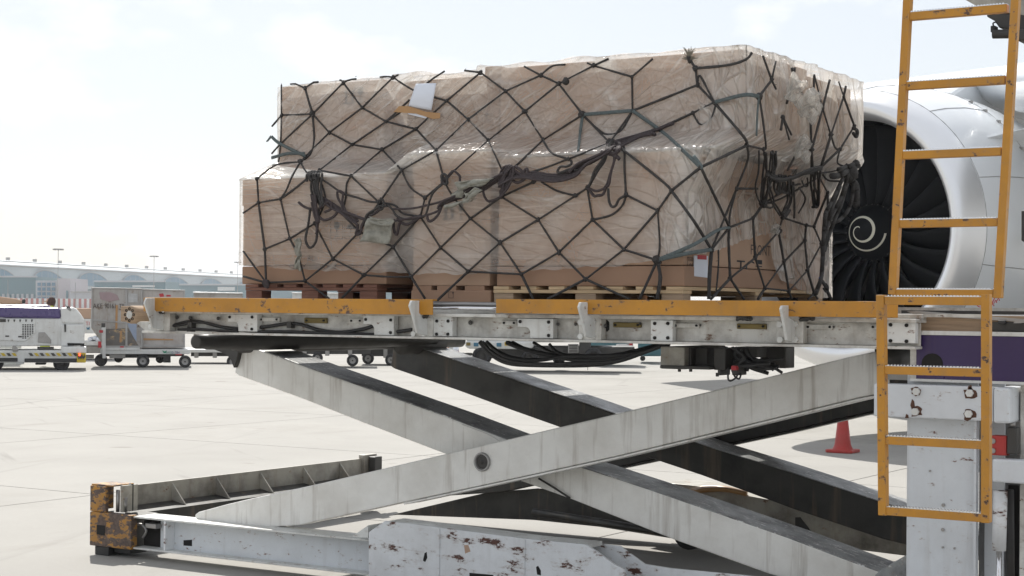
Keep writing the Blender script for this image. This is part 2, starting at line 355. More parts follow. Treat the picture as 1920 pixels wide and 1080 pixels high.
# side beam: C section
web = MB().box(xl_, xr_, YB+.07, YB+.085, zbot+.012, ztop-.012).build('side_beam', 'beam', LD, bevel=.003)
MB().box(xl_-.01, xr_, YB, YB+.16, zbot-.002, zbot+.011).build('bottom_flange', 'beam', web, bevel=.003)
MB().box(xl_+.02, xr_, YB+.004, YB+.16, ztop-.012, ztop+.006).build('top_flange', 'beam', web, bevel=.003)
MB().box(xl_+.3, xr_, YB+.10, YB+.16, ztop+.007, 1.682).build('deck_edge', 'beam', LD, bevel=.003)
far = MB().box(xl_, xr_, 11.22, 11.34, zbot, 1.72).build('side_beam', 'beam', LD)
for X in np.linspace(xl_+.5, xr_-.3, 7): MB().box(X-.05, X+.05, YB+.17, 11.2, 1.56, 1.64).build('cross_member', 'dark', LD)
r0 = None
for X in np.linspace(xl_+.35, xr_-.2, 22):
    if r0 is None: r0 = MB().cyl((X, YB+.2, 1.655), (X, 11.18, 1.655), .022, 10).build('deck_roller', 'steel', LD, smooth=True)
    else: inst(r0, 'deck_roller', LD, (X, r0.location.y, 1.655))
fl = MB()
for X in np.linspace(xl_+.1, xr_-.2, 12): fl.box(X, X+.28, YB+.2, 11.2, 1.600, 1.606)
fl.build('deck_plate', 'dark', LD)
# yellow guide rails
def rail(px0, px1, nm='guide_rail'):
    a, b = onY(px0, 570, YR), onY(px1, 575, YR)
    zt = onY((px0+px1)/2, 559.5 if px0 < 500 else 563, YR).z; zb = onY((px0+px1)/2, 587 if px0 < 500 else 591.5, YR).z
    return MB().prism([(a.x, YR, zb), (a.x, YR, zt), (a.x, YR+.045, zt), (a.x, YR+.045, zt-.008), (a.x, YR+.008, zt-.008), (a.x, YR+.008, zb)], (b.x-a.x, 0, 0)).build(nm, 'yellow', LD, bevel=.002)
rail(269, 811); rail(930, 1683)
MB().cyl(onY(800, 577, YB+.05), onY(940, 579, YB+.05), .010, 14).build('guide_bar', 'chrome', LD, smooth=True)
MB().cyl(onY(800, 570, YB+.30), onY(940, 572, YB+.30), .016, 14).build('guide_bar', 'steel', LD, smooth=True)
# bolts
boltA = None
def bolt(px, py, Y, r, parent, mat='hole', hexa=False, proud=.006):
    c = onY(px, py, Y)
    key = (mat, hexa)
    if key not in bolt.src:
        o = MB().tube([(0, 0, 0), (0, -1, 0)], 1., 6 if hexa else 14).build('bolt', mat, parent)
        bolt.src[key] = o; o.location = c-V((0, proud/2, 0)); o.scale = (r, proud, r); WL[o.name] = V(o.location); return o
    return inst(bolt.src[key], 'bolt', parent, c-V((0, proud/2, 0)), (r, proud, r))
bolt.src = {}
def ring(px, py, Y, r, parent, mat='white', th=.006):
    c = onY(px, py, Y); return MB().lathe([(0, r), (th, r), (th, r*.7), (0, r*.7)], c, (0, -1, 0), 18, True).build('washer', mat, parent, smooth=False)
YP = YB+.02
def lplate(x0, y0, x1, y1, holes, L=True):
    a = onY(x0, y0, YP); b = onY(x1, y1, YP); X0, X1_, z1, z0 = a.x, b.x, a.z, b.z
    if L:
        xm = X0+(X1_-X0)*.36; zm = z0+(z1-z0)*.56; r = (z1-z0)*.28
        pts = [(X0, z1), (X0, zm), (xm-r, zm)]+[(xm-r+r*math.sin(t), zm-r+r*math.cos(t)) for t in (.4, .8, 1.2)]+[(xm, zm-r), (xm, z0), (X1_, z0), (X1_, z1)]
    else: pts = [(X0, z1), (X0, z0), (X1_, z0), (X1_, z1)]
    o = MB().prism([(x, YP, z) for x, z in pts], (0, .045, 0)).build('mounting_plate', 'white', LD, bevel=.003)
    for hx, hy in holes: bolt(hx, hy, YP-.0005, .0085, o)
lplate(427, 589, 482, 622, [(431, 594.5), (473, 594.5), (472.5, 617)])
lplate(681, 591.5, 738, 629, [(686, 599), (733, 600), (732.5, 623.5)])
lplate(813, 593, 848, 631, [(819.5, 602), (840.5, 602), (819, 626.5), (840, 626.5)], False)
lplate(970, 597, 1037, 635, [(975.5, 603), (1029, 604), (1029, 629)])
lplate(1220, 600, 1261, 640, [(1228, 606.5), (1252.5, 606.5), (1228, 633.5), (1252.5, 633.5)], False)
lplate(1661, 601, 1716, 644, [(1670, 609), (1700, 610), (1670, 639), (1700, 640)], False)
def bar(x0, y0, x1, y1, mat, two=True):
    o = pbox(x0, y0, x1, y1, YB+.055, .018).build('latch_bar', mat, LD, bevel=.004)
    c = (y0+y1)/2
    if two: bolt(x0+5, c, YB+.054, .006, o, 'hole')
    bolt(x1-5, c, YB+.054, .006, o, 'hole')
bar(485, 595, 524, 603, 'beam'); bar(570, 596, 612, 606, 'brass'); bar(654, 597, 680, 606, 'beam'); bar(940, 601, 969, 610, 'beam')
bar(1149, 604.5, 1201, 614, 'brass'); bar(1262, 606, 1311, 615, 'beam'); bar(1381, 607, 1436, 617, 'brass'); bar(1510, 608, 1561, 618, 'beam'); bar(1632, 608, 1659, 618, 'beam')
for px, py, r in ((332, 595, .012), (357, 596, .013), (409, 597, .011), (882, 605, .013), (1046, 608, .009), (1079, 608, .008), (1200, 607, .008), (1135, 611, .014), (1313, 610, .006), (1563, 613, .006)):
    o = MB().tube([onY(px, py, YB+.068), onY(px, py, YB+.035)], [r, r*.55], 8).build('stud', 'dark', LD)
MB().prism(P([(1133, 602), (1138, 600), (1142, 604), (1142, 618), (1138, 622), (1133, 619)], YB+.067), (0, .004, 0)).build('slot', 'hole', LD)
# rail brackets : bolted plate + slanted fin
def bracket(x0, y0, x1, y1, fx, bolts, mat='beam'):
    pl = pbox(x0, y0, x1, y1, YB+.01, .055).build('rail_bracket', mat, LD, bevel=.004)
    c = onY(fx, (y0+y1)/2, 7.47).x; zt = onY(fx, y0-33+5, 7.45).z
    pts = [(YB+.01, zbot+.015), (7.475, zbot+.03), (7.455, zbot+.08), (7.405, 1.70), (7.42, zt), (7.49, zt+.001), (7.49, 1.66), (YB+.01, ztop-.012)]
    MB().prism([(c-.007, y, z) for y, z in pts], (.014, 0, 0)).build('fin', 'white', pl, bevel=.003)
    for bx, by in bolts: bolt(bx, by, YB+.009, .016, pl, 'white', True, .014)
bracket(291, 587, 318, 621, 284, [(300, 593), (300, 614.5), (284, 612)])
bracket(773, 592, 811, 631, 780, [(777, 626), (797, 602), (797, 626)])
bracket(1085, 595, 1127, 638, 1096, [(1090, 604), (1113, 604), (1090, 631), (1113, 631)])
bracket(1456, 601, 1506, 644, 1473, [(1463, 608), (1492, 608), (1464, 637), (1492, 637)])
# hoses lying in the beam
def hose(pts, Y, r, mat='black', parent=LD, name='hose'):
    return MB().tube(smooth_path([onY(a, b, Y) for a, b in pts], 8), r, 8).build(name, mat, parent, smooth=True)
hose([(319, 612), (338, 606), (354, 603), (375, 603), (410, 612), (446, 616)], YB+.05, .009)
hose([(319, 611), (340, 609), (360, 605), (385, 605), (420, 614), (446, 618)], YB+.04, .008)
hose([(334, 618), (370, 617), (410, 620), (447, 621)], YB+.03, .008)
hose([(484, 614), (510, 611), (538, 607), (562, 608), (600, 619), (640, 623), (680, 617), (700, 611)], YB+.05, .010)
hose([(484, 622), (540, 622), (620, 625), (703, 627)], YB+.035, .009)
hose([(745, 622), (760, 620), (773, 618)], YB+.035, .010)
for px, py in ((355, 610), (541, 609), (354, 618)): pbox(px-4, py-6, px+4, py+6, YB+.025, .04).build('hose_clamp', 'dark', LD, bevel=.003)
# rags and cable ends under the rail
for cx, cy, n in ((296, 586, 5), (790, 592, 8), (1395, 596, 9), (1510, 597, 6)):
    b = MB()
    for k in range(n):
        q = [(cx+random.uniform(-14, 14), cy+random.uniform(-5, 4)) for _ in range(4)]
        b.tube(smooth_path([onY(a, c, YB-.01-random.random()*.03) for a, c in q], 5), random.uniform(.004, .009), 6)
    b.build('wrapped_cable', 'dark', LD, smooth=True)
# end roller motor at the far left
c = onY(243, 590, 7.62); mt = MB().lathe([(0, 0), (0, .052), (.02, .056), (.10, .056), (.11, .05), (.34, .05), (.36, .0)], c, (0, 1, 0), 28).build('roller_motor', 'chip', LD, smooth=True)
for k in range(8):
    a = k*math.pi/4; MB().lathe([(0, .009), (.004, .009), (.004, .006), (0, .006)], c+V((math.cos(a)*.036, 0, math.sin(a)*.036)), (0, -1, 0), 12, True).build('bolt', 'hole', mt)
MB().cyl(c, c-V((0, .004, 0)), .024, 18).build('end_cap', 'beam', mt)
pbox(226, 574, 238, 603, 7.63, .2).build('motor_bracket', 'chip', LD, bevel=.004)
pts = P([(262, 603), (292, 603), (292, 622), (272, 620), (256, 606)], 7.60); MB().prism(pts, (0, .03, 0)).build('end_bracket', 'beam', LD, bevel=.003)
# rollers and torsion tube below the deck
c = onY(367, 641, 8.0); MB().lathe([(0, 0), (0, .03), (.002, .044), (.09, .046), (.1, .05), (.35, .055), (.36, .062), (2.6, .062)], c, (0, 1, 0), 24).build('arm_roller', 'dark', LD, smooth=True)
c = onY(452, 648, 8.6); MB().cyl(c+V((.0, 0, .0)), c+V((0, 2.6, 0)), .05, 24).build('torsion_tube', 'dark', LD, smooth=True)
c = onY(752, 646, 10.25); MB().cyl(c, c+V((0, .5, 0)), .075, 20).build('arm_roller', 'dark', LD, smooth=True)
MB().prism(P([(372, 640), (450, 636), (470, 640), (449, 652), (442, 680), (438, 690), (433, 676), (424, 664), (402, 656)], 8.64), (0, .28, 0)).build('arm_lug', 'dark', LD, bevel=.004)
# scissor arms
PA = [(365, 965), (372, 960), (424, 946), (457, 938), (607, 905), (807, 858), (1020, 808), (1168, 773), (1356, 728), (1593, 669), (1642, 659), (1650, 738), (1609, 746), (1400, 797), (1158, 855), (960, 898), (760, 941), (560, 985), (440, 992), (366, 972)]
PB = [(440, 699), (447, 650), (455, 646), (501, 661), (584, 692), (670, 722), (757, 753), (836, 781), (960, 828), (1091, 877), (1213, 917), (1340, 961), (1475, 1008), (1578, 1047), (1650, 1073), (1655, 1100), (1640, 1130), (1444, 1077), (1261, 1011), (1071, 936), (837, 852), (682, 793), (573, 750), (447, 704)]
XA = [(p.x, p.z) for p in P(PA, 8.44)]; XB = [(p.x, p.z) for p in P(PB, 8.68)]
def arm(XZ, Y, th, mat, topmat, nm='scissor_arm'):
    o = MB().prism([(x, Y, z) for x, z in XZ], (0, th, 0)).build(nm, mat, LD, bevel=.008); return o
def strip(line, Y0, Y1_, off, thick, name, mat, par):     # cover plate that follows an arm's upper edge
    b = MB()
    up = [(x, z+off) for x, z in line]; lo = [(x, z+off+thick) for x, z in line[::-1]]
    return b.prism([(x, Y0, z) for x, z in up+lo], (0, Y1_-Y0, 0)).build(name, mat, par, bevel=.002)
A = arm(XA, 8.44, .17, 'arm', None); B = arm(XB, 8.68, .33, 'arm', None)
C_ = arm(XB, 10.44, .33, 'greasy_shade', None); D_ = arm(XA, 10.84, .17, 'greasy_shade', None)  # far pair: shade below the deck is put into their greasy paint
C_['label'] = D_['label'] = 'far scissor arm, grease and shade in its dark paint'
for o, XZ, Y, th, n0, n1 in ((B, XB, 8.68, .33, 3, 15), (C_, XB, 10.44, .33, 3, 15)):
    strip(XZ[n0:n1], Y+.004, Y+th-.004, -.004, .008, 'wear_plate', 'arm_top', o)
strip(XA[11:17][::-1], 8.425, 8.60, -.016, .012, 'lower_flange', 'arm', A)
strip(XA[11:17][::-1], 10.83, 11.0, -.016, .012, 'lower_flange', 'greasy_shade', D_)
# pivot pin
c = onY(905, 866, 8.44)
pv = MB().lathe([(.02, .056), (-.012, .056), (-.017, .052), (-.017, .046), (-.010, .042), (.012, .040), (.012, 0)], c, (0, 1, 0), 32).build('pivot_pin', 'alu', LD, smooth=True)
MB().lathe([(0, .043), (-.004, .030), (.001, .02), (-.004, .012), (-.008, 0)], c+V((0, -.002, 0)), (0, 1, 0), 24).build('pin_cap', 'dark', pv, smooth=True)
MB().cyl(c+V((0, .15, 0)), c+V((0, 2.5, 0)), .06, 20).build('pivot_shaft', 'dark', LD, smooth=True)
# stiffeners where the inner arm meets the pivot
MB().prism(P([(864, 795), (912, 813), (930, 823), (945, 834), (905, 845)], 8.672), (0, .008, 0)).build('stiffener', 'arm', LD, bevel=.002)
o = MB().tube([onY(1010, 897, 8.66), onY(1035, 912, 8.66), onY(1069, 934, 8.66)], .006, 6).build('weld_rib', 'dark', LD)
# right-end pads of arms
MB().prism(P([(1640, 1078), (1655, 1066), (1700, 1040), (1740, 1040), (1740, 1120), (1650, 1120)], 8.60), (0, .5, 0)).build('arm_foot', 'arm_top', LD, bevel=.006)
# base frame
yb = 8.30
def bz(y, z): return z
zt, zb_ = .284, .066
xa, xb = onY(250, 1000, yb).x, onY(692, 1000, yb).x
MB().box(xa, xb+.3, yb, yb+.20, zt-.012, zt).build('base_top_flange', 'white', LD, bevel=.002)
MB().box(xa+.16, xb+.3, yb+.09, yb+.102, zb_+.012, zt-.013).build('base_web', 'column', LD)
MB().box(xa, xb+.3, yb, yb+.20, zb_, zb_+.012).build('base_bottom_flange', 'white', LD, bevel=.002)
MB().box(xa+.27, xa+.285, yb+.003, yb+.089, zb_+.013, zt-.013).build('base_stiffener', 'rust', LD)
MB().prism(P([(344, 1013), (360, 1012), (360, 1024), (344, 1023)], yb+.089), (0, .004, 0)).build('web_hole', 'hole', LD)
q = hose([(258, 983), (268, 985), (274, 996), (268, 1008)], yb+.05, .009, 'steel'); pbox(272, 982, 292, 991, yb+.03, .05).build('valve', 'steel', LD, bevel=.004)
cbx0 = onY(168, 990, yb-.02).x
cbx = MB().box(cbx0, xa-.002, yb-.02, yb+.04, .062, .29).build('corner_block', 'orange', LD, bevel=.006)
MB().box(cbx0+.03, xa-.03, yb+.045, yb+.26, .07, .28).build('inner_block', 'dark', LD); MB().box(xa, xa+.26, yb+.10, yb+.11, zb_+.013, zt-.013).build('recess_panel', 'hole', LD)
pbox(181, 985, 196, 1003, yb-.024, .006).build('socket', 'hole', cbx)
up = MB()
a0 = onY(171, 930, yb).x; a1 = onY(218, 930, yb).x
up.box(a0, a0+.145, yb-.01, yb+.02, .292, .465); up.box(a0, a0+.012, yb+.022, yb+.2, .292, .465); up.box(a0, a0+.2, yb+.0, yb+.2, .466, .476)
MB().box(a1-.022, a1, yb+.06, yb+.2, .292, .47).build('post_side', 'grimy', LD)
upo = up.build('corner_post', 'orange', LD, bevel=.004)
MB().cyl((a0+.19, yb+.06, .292), (a0+.19, yb+.06, .44), .013, 10).build('hydraulic_line', 'steel', upo, smooth=True)
MB().cyl((a0+.22, yb+.09, .292), (a0+.22, yb+.09, .39), .02, 10).build('hydraulic_line', 'steel', upo, smooth=True)
MB().box(a0+.165, a0+.235, yb+.15, yb+.16, .292, .475).build('recess', 'hole', upo)
ft = MB().box(cbx0+.03, cbx0+.16, yb, yb+.16, 0, .061); ft.box(cbx0+.17, cbx0+.32, yb+.04, yb+.2, .02, .061); ft.build('foot', 'black', LD, bevel=.006)
# end beam with gussets (runs away from the viewer)
Xe = -8.50
xe0 = Xe+.0
eb = MB().box(xe0-.02, xe0, yb+.25, 11.25, .16, .44).build('end_beam', 'grimy', LD, bevel=.003)
MB().prism([(xe0, yb+.25, .30), (xe0+.16, yb+.25, .27), (xe0+.16, yb+.25, .10), (xe0+.148, yb+.25, .10), (xe0+.148, yb+.25, .262), (xe0, yb+.25, .288)], (0, 2.95, 0)).build('end_beam_ledge', 'greasy_shade', LD)
for px in (322, 405, 487, 568, 636):
    y = onX(px, 935, xe0).y
    MB().prism([(xe0+.001, y, .425), (xe0+.001, y, .302), (xe0+.13, y, .278)], (0, .012, 0)).build('gusset', 'grimy', eb)
MB().box(xe0-.03, xe0+.03, 11.25, 11.42, .05, .47).build('end_post', 'grimy', LD, bevel=.004)
MB().box(xe0+.035, xe0+.10, 11.3, 11.40, .25, .455).build('corner_post', 'dark', LD, bevel=.006)
# far base beam
o = MB().prism([onY(a, b, 11.0) for a, b in ((735, 965), (905, 925), (1010, 915), (1145, 925), (1330, 1010), (1240, 1000), (1000, 975))], (0, .12, 0)).build('far_base_beam', 'greasy_shade', LD, bevel=.004)
MB().prism([onY(a, b, 10.9) for a, b in ((1245, 905), (1300, 910), (1700, 985), (1720, 1045), (1600, 1030), (1330, 1010), (1200, 960))], (0, .35, 0)).build('chassis_side', 'grimy', LD, bevel=.006)
MB().prism([onY(a, b, 10.89) for a, b in ((1491, 970), (1500, 970), (1527, 1005), (1491, 993))], (0, .008, 0)).build('chassis_rib', 'dark', LD)
for k in range(3):
    hose([(1292, 926-k*3), (1320, 919-k*2), (1360, 918-k), (1400, 926)], 10.8+k*.06, .018, 'tape')
MB().cyl(onY(1290, 1000, 10.3), onY(1290, 1000, 10.3)+V((0, .25, 0)), .11, 20).build('wheel', 'tyre', LD, smooth=True)
MB().cyl(onY(1000, 960, 10.7), onY(1440, 1030, 10.7), .03, 10).build('tie_rod', 'greasy_shade', LD, smooth=True)
# outer chassis plate in front
yp = 8.20
pl = [(691, 1100), (691, 998), (721, 977), (770, 982), (822, 989), (982, 1010), (1097, 1021), (1118, 1034), (1150, 1058), (1169, 1067), (1180, 1110)]
op = MB().prism([onY(a, b, yp) for a, b in pl], (0, .022, 0)).build('chassis_plate', 'rust', LD, bevel=.004)
MB().prism([onY(a, b, yp+.24) for a, b in ((1050, 1016), (1108, 1017), (1162, 1024), (1208, 1058), (1260, 1066), (1460, 1085), (1460, 1100), (1050, 1100))], (0, .02, 0)).build('chassis_plate', 'rust', LD, bevel=.004)
MB().prism([onY(a, b, yp+.023) for a, b in ((691, 998), (721, 978), (822, 990), (982, 1011), (1096, 1022), (1096, 1030), (691, 1004))], (0, .20, 0)).build('plate_cap', 'white', LD)
for pts in ([(796, 1037), (800, 1035), (801, 1046), (797, 1054), (793, 1051)], [(1005, 1063), (1009, 1061), (1014, 1070), (1014, 1079), (1007, 1077)], [(880, 1074), (925, 1078), (925, 1090), (880, 1090)]):
    MB().prism([onY(a, b, yp-.001) for a, b in pts], (0, .004, 0)).build('slot', 'hole', op)
MB().prism([onY(a, b, yp-.001) for a, b in ((870, 1022), (878, 1022), (882, 1034), (872, 1038))], (0, .0015, 0)).build('paint_patch', 'card3', op)
for x in (823, 983): pbox(x-.7, 990+(x-823)*.13, x+.7, 1095, yp-.006, .006).build('weld_seam', 'rust', op)
MB().prism([onY(a, b, yp+.01) for a, b in ((660, 1006), (690, 985), (690, 1008))], (0, .16, 0)).build('haunch', 'white', LD)
b = MB().box(onY(1169, 1067, yp).x, onY(1520, 1090, yp).x, yp, yp+.24, .20, .215).build('base_top_flange', 'white', LD, bevel=.003)
# ------------------------------------------------------------------ right-hand column, clamp, purple panel
yc = 7.70
x0, x1 = onY(1700, 900, yc).x, onY(1834, 900, yc).x
col = MB().box(x0, x1, yc, yc+.012, 0, 1.42).build('lift_column', 'column', LD, bevel=.003)
MB().box(x0, x0+.012, yc+.013, yc+.2, 0, 1.42).build('column_side', 'column', col)
MB().box(x1-.012, x1, yc-.03, yc+.0-.001, 0, 1.33).build('column_edge', 'column', col)
MB().box(x1+.001, x1+.09, yc+.10, yc+.115, 0, 1.42).build('column_return', 'column', LD)
for px, py, r in ((1769, 947, .008), (1768, 993, .008), (1768, 1026, .005), (1790, 1028, .005), (1744, 883, .005)): bolt(px, py, yc-.001, r, col, 'steel')
ycp = 7.60
cl = pbox(1638, 722, 1845, 785, ycp, .085).build('clamp_plate', 'column', LD, bevel=.006)
cl2 = pbox(1862, 727, 1893, 794, ycp-.02, .24).build('clamp_end', 'column', LD, bevel=.012)
pbox(1845, 727, 1862, 790, ycp+.03, .1).build('clamp_link', 'column', LD)
for i, (px, py) in enumerate(((1719, 734), (1819, 737), (1717, 772), (1817, 776))):
    c = onY(px, py, ycp-.001)
    st = []
    for k in range(14):
        a = k/14*6.283; rr = .026*(1+random.uniform(-.35, .35)); st.append(V((c.x+math.cos(a)*rr*1.05, ycp-.0005, c.z+math.sin(a)*rr*(1.0))))
    MB().prism(st, (0, -.0012, 0)).build('rust_stain', 'rustbolt', cl)
    bolt(px, py, ycp-.002, .018, cl, 'white', True, .016)
for pts in ([(1710, 748), (1714, 752), (1716, 765), (1710, 768), (1707, 760)], [(1699, 776), (1703, 778), (1704, 784), (1697, 784)], [(1818, 722), (1822, 722), (1822, 733), (1817, 732)]):
    MB().prism([onY(a, b, ycp-.0005) for a, b in pts], (0, -.0012, 0)).build('rust_stain', 'rustbolt', cl)
ypp = 7.66
pp = pbox(1716, 630, 1990, 717, ypp, .03).build('purple_panel', 'purple', LD, bevel=.003)
pbox(1714, 622, 1990, 630, ypp-.004, .06).build('panel_trim', 'white', pp, bevel=.002)
pbox(1706, 714, 1990, 719, ypp-.003, .05).build('panel_trim', 'white', pp)
pbox(1706, 629, 1718, 715, ypp-.002, .05).build('panel_end', 'beam', LD, bevel=.004)
c = onY(1748, 682, ypp-.001); MB().prism([c+V((.048*math.cos(t)*1.05, 0, .048*math.sin(t))) for t in np.linspace(0, 6.28, 17)[:-1]], (0, -.002, 0)).build('round_opening', 'hole', pp)
pbox(1720, 592, 1990, 622, ypp+.06, .1).build('support_beam', 'chip', LD)
pbox(1720, 589, 1840, 595, ypp+.02, .03).build('cover_strip', 'beam', LD)
MB().prism([onY(a, b, ypp+.03) for a, b in ((1700, 584), (1715, 583), (1990, 604), (1990, 609), (1715, 590))], (0, .02, 0)).build('cover_strip', 'steel', LD)
pbox(1690, 583, 1990, 589, 8.3, .05).build('deck_rail', 'dark', LD)
pbox(1840, 604, 1990, 622, ypp+.03, .03).build('switch_box', 'dark', LD, bevel=.004)
pbox(1871, 601, 1884, 608, ypp+.0, .03).build('switch_box', 'black', LD, bevel=.003)
MB().prism([onY(a, b, ypp) for a, b in ((1900, 606), (1906, 600), (1920, 599), (1926, 604), (1912, 606))], (0, .02, 0)).build('cable_clip', 'steel', LD)
# behind and right of the column
pbox(1706, 719, 1720, 800, ypp+.05, .1).build('hanger', 'beam', LD)
pbox(1836, 719, 2000, 1100, 7.95, .05).build('back_frame', 'steel', LD)
pbox(1912, 720, 1935, 1100, 7.72, .06).build('frame_post', 'beam', LD, bevel=.003)
pbox(1860, 864, 1990, 908, 7.60, .09).build('lower_clamp', 'column', LD, bevel=.008)
rb = pbox(1858, 817, 1887, 854, 7.66, .06).build('switch_bracket', 'cone', LD, bevel=.004)
for py in (827, 845): bolt(1862, py, 7.659, .012, rb, 'steel')
pbox(1888, 802, 1907, 852, 7.65, .06).build('limit_switch', 'dark', LD, bevel=.005)
MB().cyl(onY(1899, 802, 7.68), onY(1899, 790, 7.68), .013, 12).build('cable_gland', 'steel', LD, smooth=True)
hose([(1899, 790), (1896, 770), (1898, 750), (1904, 742)], 7.68, .005)
a = onY(1876, 920, 7.66); b_ = onY(1873, 1032, 7.66)
MB().cyl(a, b_, .031, 24).build('cylinder_barrel', 'rust', LD, smooth=True)
MB().cyl(b_, (b_.x, b_.y, 0), .0125, 20).build('cylinder_rod', 'chrome', LD, smooth=True)
MB().cyl(onY(1893, 918, 7.8), onY(1895, 1150, 7.8), .02, 12).build('guide_rod', 'dark', LD, smooth=True)
pbox(1890, 910, 1911, 1100, 7.85, .03).build('recess_panel', 'hole', LD)
# parts in shade right of scissors under the deck
MB().cyl(onY(1668, 672, 8.3), onY(1668, 672, 8.3)+V((0, .3, 0)), .06, 20).build('arm_roller', 'dark', LD, smooth=True)
pbox(1640, 655, 1712, 694, 8.5, .2).build('roller_housing', 'dark', LD)
pbox(1640, 700, 1712, 712, 8.5, .5).build('roller_track', 'steel', LD)
MB().cyl(onY(1690, 690, 9.5), onY(1690, 690, 9.5)+V((0, 1.6, 0)), .05, 12).build('cross_tube', 'dark', LD, smooth=True)
# ladders
def tread(x0, x1, y, z, par):
    b = MB(); n = int((x1-x0)/.0135)
    for k in range(n):
        X = x0+(k+.5)*(x1-x0)/n; b.box(X-.0035, X+.0035, y+.001, y+.008, z, z+.0045); b.box(X-.0035+.0067, X+.0035+.0067, y+.028, y+.036, z, z+.0045)
    b.build('tread_teeth', 'chrome', par)
def ladder(stl, str_, Y0, lean, rungs, zz, w=.034):
    # stl/str_: px of (x at top, y top),(x bottom, y bottom) for left and right stile centre
    def pt(px, py):
        y = Y0
        for _ in range(4): y = Y0+lean*(onY(px, py, y).z-zz)
        return onY(px, py, y)
    for s in (stl, str_):
        a, b = pt(*s[0]), pt(*s[1])
        h = w/2
        MB().prism([(a.x-h, a.y-h, a.z), (a.x+h, a.y-h, a.z), (a.x+h, a.y+h*1.6, a.z), (a.x-h, a.y+h*1.6, a.z)], b-a).build('ladder_rail', 'yellow', LD, bevel=.003)
    for (xa_, xb_, ya, ybm) in rungs:
        a, b = pt(xa_, ya), pt(xb_, ybm)
        z = (a.z+b.z)/2; y = (a.y+b.y)/2
        r = MB().prism([(a.x, y-.012, z), (a.x, y+.030, z), (a.x, y+.030, z-.034), (a.x, y-.012, z-.034)], (b.x-a.x, 0, 0)).build('ladder_rung', 'yellow', LD, bevel=.002)
        tp = MB().box(a.x+.001, b.x-.001, y-.011, y+.029, z+.0002, z+.002).build('tread_strip', 'chrome', r)
        tread(a.x+.01, b.x-.01, y-.012, z+.002, r)
ladder(((1705, -60), (1674, 552)), ((1908, -60), (1871, 559)), 7.27, .08,
       [(1704, 1889, 24, 8), (1698, 1885, 153, 144), (1689, 1878, 283, 278), (1684, 1871, 413, 409), (1672, 1863, 543, 543)], onY(1774, 555, 7.27).z)
ladder(((1652, 553), (1656, 966)), ((1849, 552), (1849, 980)), 6.87, .0,
       [(1660, 1842, 558, 555), (1660, 1842, 689, 688), (1660, 1842, 821, 823), (1662, 1842, 953, 960)], 1.7)
# overhead bridge corner
br = MB().prism([onY(a, b, 8.2) for a, b in ((1800, -6), (1834, 13), (1990, 45), (1990, -120), (1800, -120))], (0, 2.2, 0)).build('bridge_platform', 'grimy', LD, bevel=.005)
MB().prism([onY(a, b, 8.2) for a, b in ((1850, 31), (1866, 40), (1873, 52), (1990, 66), (1990, 24), (1850, 27))], (0, .9, 0)).build('bridge_underbeam', 'dark', LD, bevel=.005)
pbox(1857, 48, 1866, 60, 8.15, .05).build('sensor', 'black', LD, bevel=.003)
MB().cyl(onY(1862, 64, 8.15), onY(1990, 62, 8.15), .022, 12).build('hydraulic_pipe', 'dark', LD, smooth=True)
pbox(1906, 52, 1990, 74, 8.1, .3).build('valve', 'dark', LD, bevel=.01)
hose([(1864, 52), (1862, 44), (1868, 42), (1874, 50)], 8.14, .004)
# hoses hanging under the deck, valve block
bun = [[(905, 641), (925, 662), (955, 676), (1000, 682), (1080, 681), (1150, 678), (1200, 662), (1240, 648)],
       [(912, 641), (935, 660), (965, 672), (1010, 675), (1060, 668), (1120, 668), (1180, 664), (1250, 646)],
       [(950, 642), (985, 655), (1030, 666), (1090, 675), (1150, 672), (1205, 656), (1255, 644)],
       [(1030, 645), (1045, 660), (1075, 668), (1130, 667), (1180, 660), (1235, 645)],
       [(960, 642), (1000, 660), (1060, 668), (1130, 670), (1195, 657), (1240, 645)],
       [(900, 641), (922, 665), (952, 680), (1000, 684), (1100, 684), (1160, 676), (1215, 657), (1245, 646)],
       [(1000, 642), (1040, 662), (1100, 670), (1170, 662), (1250, 643)]]
for k, q in enumerate(bun): hose(q, 7.9+.05*k, .009+.0025*(k % 3))
for x in (984, 1106, 1052):
    MB().tube([onY(x+2, 663, 7.85), onY(x-3, 676, 7.84), onY(x-4, 694 if x > 1060 else 688, 7.85)], .0016, 5).build('cable_tie', 'black', LD)
vb = pbox(1238, 650, 1283, 692, 7.85, .5).build('valve_block', 'grimy', LD, bevel=.006)
pbox(1237, 686, 1330, 692, 7.84, .55).build('valve_tray', 'dark', LD, bevel=.004)
for (a, b, c_, d_, dy) in ((1286, 652, 1296, 686, 0), (1300, 652, 1326, 688, .05), (1338, 652, 1360, 694, 0), (1366, 652, 1378, 684, .1), (1380, 650, 1420, 670, .1), (1425, 650, 1473, 690, .3), (1345, 688, 1351, 704, 0), (1372, 684, 1382, 704, 0)):
    pbox(a, b, c_, d_, 7.9+dy, .12).build('valve', 'dark', LD, bevel=.005)
for cx, cy in ((1274, 694), (1295, 694), (1345, 703)): MB().cyl(onY(cx, cy-4, 7.95), onY(cx, cy+3, 7.95), .009, 8).build('plug', 'dark', LD)
o = pbox(1371, 686, 1380, 694, 7.88, .03).build('red_plug', 'red', LD)
random.seed(3)
for k in range(16):
    x_ = random.uniform(1345, 1400)
    hose([(x_, 652), (x_+random.uniform(-5, 30), 668+random.uniform(-8, 6)), (x_+random.uniform(10, 60), 680+random.uniform(-6, 10)), (min(1472, x_+random.uniform(40, 90)), 690+random.uniform(-18, 12))], 7.9+random.random()*.3, .006+.004*random.random())
hose([(1366, 690), (1365, 708), (1369, 714), (1380, 708), (1384, 698)], 7.9, .005); hose([(1372, 694), (1378, 706), (1386, 710), (1390, 700)], 7.93, .005)

